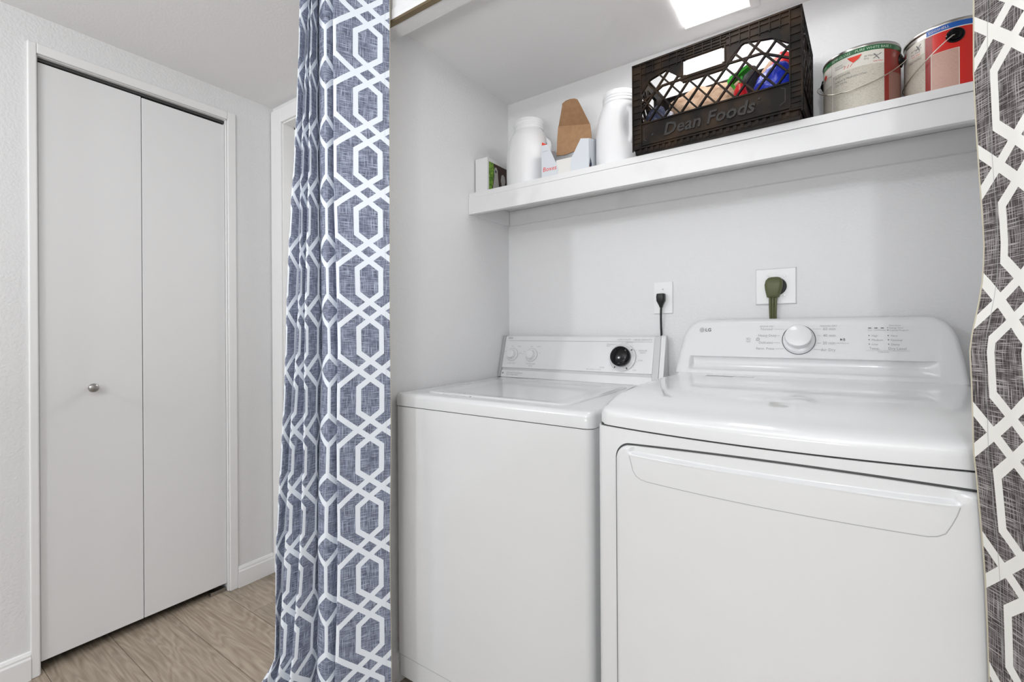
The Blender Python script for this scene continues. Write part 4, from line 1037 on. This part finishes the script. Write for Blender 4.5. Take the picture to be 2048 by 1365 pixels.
for a0, y0, sa, sy in ((0, 0, 1, 1), (cw, 0, -1, 1), (0, cd, 1, -1), (cw, cd, -1, -1)):
    bm = bmesh.new()
    def cb(x0, x1, yy0, yy1, z0, z1):
        X = sorted((a0+sa*x0, a0+sa*x1)); Y = sorted((y0+sy*yy0, y0+sy*yy1)); box(bm, X[0], X[1], Y[0], Y[1], z0, z1)
    cb(.003, .029, .0035, .0075, .016, chh-.002); cb(.0035, .0075, .003, .029, .016, chh-.002)
    cb(0, .0035, 0, .0035, .010, chh)
    cb(.026, .0290, 0, .008, .016, chh-.002); cb(0, .008, .026, .0290, .016, chh-.002)
    z = .020
    while z < chh-.01:
        cb(.0005, .028, .0005, .006, z, z+.0024); cb(.0005, .006, .0005, .028, z, z+.0024); z += .0195 if z > .08 else .0135
    obj('corner_post', bm, M['crate'], cr)
bm = bmesh.new(); box(bm, .006, cw-.006, .006, cd-.006, 0, .016, bev=.004)
box(bm, .002, cw-.002, .002, cd-.002, .0155, .0205)
q = .02
while q < cw-.02:
    box(bm, q, q+.0085, .0035, .0075, .004, .0148); q += .0175
obj('base', bm, M['crate'], cr)

# --- contents of the crate
CB = ST + .0212
def blob(name, c, r, m_, label, cat_, seed, amp=.25, fr=14, rz=0):
    bm = bmesh.new(); bmesh.ops.create_icosphere(bm, subdivisions=4, radius=1)
    cs_, sn_ = math.cos(rz), math.sin(rz)
    for v in bm.verts:
        p = v.co.copy()
        q = Vector((p.x*r[0], p.y*r[1], p.z*r[2]))
        d = mnoise.noise(q*fr+Vector((seed, seed*2, 0)))*amp + mnoise.noise(q*fr*2.7+Vector((seed*3, 0, seed)))*amp*.45
        q *= (1+d)
        q = Vector((q.x*cs_-q.y*sn_, q.x*sn_+q.y*cs_, q.z))
        v.co = Vector(c)+q
        if v.co.z < CB: v.co.z = CB + .0003*(v.co.z-CB)
    o = obj(name, bm, m_, None, smooth=True, ang=80); return tag(o, label, cat_)
def W2(s_, yd): # crate coordinates -> world
    a = s_*cw; d = yd; t = R(-3.5)
    return (-.487+a*math.cos(t)-d*math.sin(t), 1.376+a*math.sin(t)+d*math.cos(t))
x_, y_ = W2(.40, .145); blob('paper_bag', (x_, y_, 1.752), (.125, .058, .092), M['burlap'], 'crumpled pale brown paper bag in the middle of the black crate', 'bag', 3, .34, 20)
x_, y_ = W2(.845, .075); blob('plastic_bag', (x_, y_, 1.752), (.052, .040, .062), M['blue'], 'shiny blue plastic bag inside the right half of the black crate', 'bag', 7, .2, 22)
x_, y_ = W2(.655, .055); blob('plastic_bag', (x_, y_, 1.735), (.020, .020, .050), M['redf'], 'small red plastic packet beside the blue bag in the crate', 'bag', 11, .2, 30)
x_, y_ = W2(.87, .15); blob('plastic_bag', (x_, y_, 1.79), (.045, .030, .095), M['redf'], 'red plastic bag behind the blue bag in the crate', 'bag', 13, .15, 20)
x_, y_ = W2(.82, .225); blob('paper_bag', (x_, y_, 1.838), (.060, .028, .070), M['burlap'], 'folded tan paper bag at the back right of the crate', 'bag', 17, .15, 18)
x_, y_ = W2(.13, .055); blob('cloth', (x_, y_, 1.725), (.032, .030, .066), M['denim'], 'dark navy cloth in the lower left corner of the crate', 'cloth', 19, .25, 30)
x_, y_ = W2(.215, .045); blob('plastic_wrap', (x_, y_, 1.708), (.022, .018, .058), M['greybag'], 'greyish plastic wrap beside the navy cloth in the crate', 'bag', 23, .25, 30)
x_, y_ = W2(.70, .105); blob('cloth', (x_, y_, 1.80), (.020, .022, .045), M['blackc'], 'black cloth standing next to the green clip in the crate', 'cloth', 29, .2, 30)
gx, gy = W2(.645, .055)
gt = thing('plastic_clip', 'bright green plastic clip lying on top of the bags in the crate', 'clip', (gx, gy, 1.79), local=True, rz=R(-15))
bm = bmesh.new(); prism(bm, [(-.024, 0), (-.004, .010), (.030, .026), (.032, .034), (.004, .026), (-.018, .020), (-.026, .010)], 'y', -.010, .010); obj('clip_body', bm, M['green'], gt)
bm = bmesh.new(); tube(bm, cat([(-.020, 0, .004), (-.010, 0, -.012), (-.004, 0, -.020), (.004, 0, -.010), (.010, 0, .012)], 5), .004, 8); obj('clip_loop', bm, M['green'], gt, smooth=True)
x_, y_ = W2(.085, .10)
bm = bmesh.new(); prism(bm, [(-.022, 0), (.020, 0), (.016, .115), (-.014, .135)], 'y', -.001, .001)
bmesh.ops.translate(bm, verts=bm.verts, vec=(x_, y_, CB)); o = obj('cardboard_piece', bm, M['card'], None); tag(o, 'plain cardboard piece upright in the left corner of the crate', 'cardboard')

# --- paint cans
def can(cx, cy, label, kind):
    t = thing('paint_can', label, 'paint can', (cx, cy, ST), 'gallon paint cans on the shelf')
    WP[t.name] = Vector(t.location)
    Rr, Hh = .0815, .180
    bm = bmesh.new(); lathe(bm, [(Rr-.004, 0), (Rr-.001, .001), (Rr+.0005, .003), (Rr-.001, .006), (Rr-.0012, Hh-.012), (Rr-.001, Hh-.008), (Rr+.0012, Hh-.006), (Rr+.0018, Hh-.003), (Rr+.0010, Hh), (Rr-.006, Hh+.0005), (Rr-.008, Hh-.004)], (cx, cy, ST), 72)
    obj('can_body', bm, M['tin'], t, smooth=True)
    bm = bmesh.new(); lathe(bm, [(Rr-.0085, Hh-.006), (Rr-.009, Hh+.0012), (Rr-.011, Hh+.0015), (Rr-.014, Hh-.003), (.001, Hh-.003)], (cx, cy, ST), 60)
    obj('can_lid', bm, M['tin'], t, smooth=True)
    def cf(a, z, h=0):   # a = azimuth degrees
        r_ = Rr + .0002 + h; return Vector((cx+r_*math.cos(R(a)), cy+r_*math.sin(R(a)), ST+z))
    def patch(name, a0, a1, z0, z1, m_, par, h=0, rad=0):
        n = max(3, int(abs(a1-a0)/4)); bm = bmesh.new(); A = []; B = []
        for i in range(n+1):
            a = a0+(a1-a0)*i/n; A.append(bm.verts.new(cf(a, z0, h))); B.append(bm.verts.new(cf(a, z1, h)))
        for i in range(n): bm.faces.new((A[i], A[i+1], B[i+1], B[i]))
        return obj(name, bm, m_, par, smooth=True)
    def ct_(bm, s_, a, z, size, h=.0006, al='l', shear=0):
        text(bm, s_, lambda p, q, hh: cf(a + math.degrees((p)/Rr), z+q, h), 0, 0, size, al, shear)
    zt = Hh-.0185
    if kind == 1:
        lb = patch('label', -230, -58, .003, zt, M['cream'], t)
        patch('plain_strip', -140, -138, .003, zt, M['creamp'], lb, .0001)
        patch('label_header', -138, -58, zt-.034, zt, M['creamp'], lb, .0001)
        patch('label_header', -175, -141, zt-.052, zt-.004, M['creamp'], lb, .0001)
        patch('rim_band', -230, 120, zt, Hh-.0065, M['cangreen'], t, .0003)
        rd = patch('front_label', -58, 118, .003, zt, M['canred_shade'], t)
        patch('front_label_panel', -50, -10, .003, .105, M['canpink_shade'], rd, .0002)
        bm = bmesh.new(); ct_(bm, 'SEMI-GLOSS', -140, zt+.0028, .0088, .0007, shear=.1); ct_(bm, 'PURE WHITE BASE 1', -101, zt+.0028, .0088, .0007, shear=.1); ct_(bm, 'LATEX', -172, zt+.0028, .0088, .0007)
        obj('rim_lettering', bm, M['mint'], t)
        bm = bmesh.new()
        for a, z, s_ in ((-133, zt-.016, 'Interior'), (-133, zt-.022, 'Washable'), (-88, zt-.015, '30 Minutes'), (-88, zt-.021, 'Dry'), (-133, zt-.044, 'GUARANTEE'), (-133, zt-.056, 'SURFACE PREPARATION:'), (-133, zt-.064, 'CAUTION:'), (-166, zt-.030, 'DIRECTIONS'), (-72, .020, 'NET 128 FL OZ')):
            ct_(bm, s_, a, z, .0062, .0004)
        obj('label_print', bm, M['labeltext'], lb)
        bm = bmesh.new()
        for q in ([(-112, zt-.005), (-91, zt-.005), (-95, zt-.014), (-103, zt-.021), (-108, zt-.013)],): bm.faces.new([bm.verts.new(cf(a, z, .0018)) for a, z in q])
        for k_ in range(3): bm.faces.new([bm.verts.new(cf(a, z, .0005)) for a, z in ((-118+k_*5, zt-.028), (-117+k_*5, zt-.028), (-114+k_*5, zt-.021), (-115+k_*5, zt-.021))])
        bm.faces.new([bm.verts.new(cf(-158+4.5*math.cos(R(30*k_)), zt-.020+.0065*math.sin(R(30*k_)), .0005)) for k_ in range(12)])
        ct_(bm, 'Low Odor', -75, zt-.030, .0050, .0005); obj('red_marks', bm, M['red'], lb)
        bm = bmesh.new(); 
        for p_, q_ in (((-74, zt-.010), (-66, zt-.024)), ((-75, zt-.022), (-63, zt-.010))):
            da = .9; bm.faces.new([bm.verts.new(cf(a, z, .0006)) for a, z in ((p_[0]-da, p_[1]), (p_[0]+da, p_[1]), (q_[0]+da, q_[1]), (q_[0]-da, q_[1]))])
        obj('crossed_tools_mark', bm, M['labeltext'], lb)
        ears = (-14, 166); mid = -106; 
    else:
        lb = patch('label', -260, -127.6, .003, zt, M['cream'], t)
        patch('label_header', -165, -129, zt-.034, zt, M['creamp'], lb, .0001)
        patch('rim_band', -126, 100, zt, Hh-.0065, M['canblue'], t, .0003)
        patch('rim_edge', -128, 100, zt-.0022, zt, M['creamp'], t, .0003)
        rd = patch('front_label', -127.6, 95, .003, zt-.0022, M['canred'], t)
        patch('front_label_dark_edge', -127.6, -118, .003, zt-.0022, M['candred'], rd, .0001)  # darker red along the left edge of the label
        patch('panel_border', -120, -85, .003, .1135, M['creamp'], rd, .0002)
        patch('front_label_panel', -119, -86, .003, .1125, M['canpink'], rd, .0004)
        bm = bmesh.new(); ct_(bm, 'EGGSHELL', -123, zt+.003, .008, .0008); obj('rim_lettering', bm, M['creamp'], t)
        bm = bmesh.new(); ct_(bm, '30 Minutes', -152, zt-.018, .006, .0004); ct_(bm, 'Dry Time', -152, zt-.026, .006, .0004); ct_(bm, 'DIRECTIONS:', -158, zt-.044, .006, .0004)
        for p_, q_ in (((-141, zt-.008), (-136, zt-.022)), ((-142, zt-.020), (-134, zt-.008))):
            da = .9; bm.faces.new([bm.verts.new(cf(a, z, .0006)) for a, z in ((p_[0]-da, p_[1]), (p_[0]+da, p_[1]), (q_[0]+da, q_[1]), (q_[0]-da, q_[1]))])
        obj('label_print', bm, M['labeltext'], lb)
        bm = bmesh.new(); bm.faces.new([bm.verts.new(cf(a, z, .0005)) for a, z in ((-178, zt-.008), (-164, zt-.008), (-168, zt-.016), (-173, zt-.024))]); ct_(bm, 'Low Odor', -150, zt-.032, .005, .0005)
        obj('red_marks', bm, M['red'], lb)
        ears = (-90, 90); mid = 180
    for e in ears:
        u_ = Vector((-math.sin(R(e)), math.cos(R(e)), 0)); n_ = Vector((math.cos(R(e)), math.sin(R(e)), 0))
        bm = bmesh.new(); cyl_on(bm, cf(e, .142, -.0035), u_, Vector((0,0,1)), n_, [(.0165,0),(.0165,.005),(.0150,.0065),(.0120,.0060),(.0110,.0085),(.006,.0090),(.005,.0115),(.001,.0115)], 28)
        obj('ear', bm, M['black'], t, smooth=True, ang=35)
    # bail wire: half ring hung between the ears
    bm = bmesh.new(); e = ears[0]; pts = []
    ax = Vector((math.cos(R(e)), math.sin(R(e)), 0)); out = Vector((math.cos(R(mid)), math.sin(R(mid)), 0)); c0 = Vector((cx, cy, ST+.142))
    dz = -.072 if kind == 1 else -.070
    for i in range(41):
        a = PI*i/40; s1 = math.sin(a)
        flat = ax*math.cos(a)*.0945 + out*s1*(.0895 if kind == 1 else .0845) + Vector((0, 0, dz*s1**1.1))
        pts.append(c0+flat)
    pts[0] = c0 + ax*.086; pts[-1] = c0 - ax*.086
    tube(bm, pts, .0012, 8); obj('bail_handle', bm, M['wire'], t, smooth=True)
can(.0775, 1.535, 'paint can with a green rim band and cream printed label, next to the black crate', 1)
can(.2475, 1.535, 'paint can with a blue rim band and bright red label beside the right curtain', 2)

# scuffs on the back wall

for o in bpy.data.objects:
    if o.type == 'MESH' and o.parent and o.name.split('.')[0] in ('console_lettering', 'console_symbols', 'dial_marks', 'plate_marks', 'label_print', 'red_marks', 'rim_lettering', 'crossed_tools_mark', 'logo_mark', 'red_lettering', 'small_print', 'dial_ring', 'raised_lettering', 'console_groove'):
        o['kind'] = 'stuff'
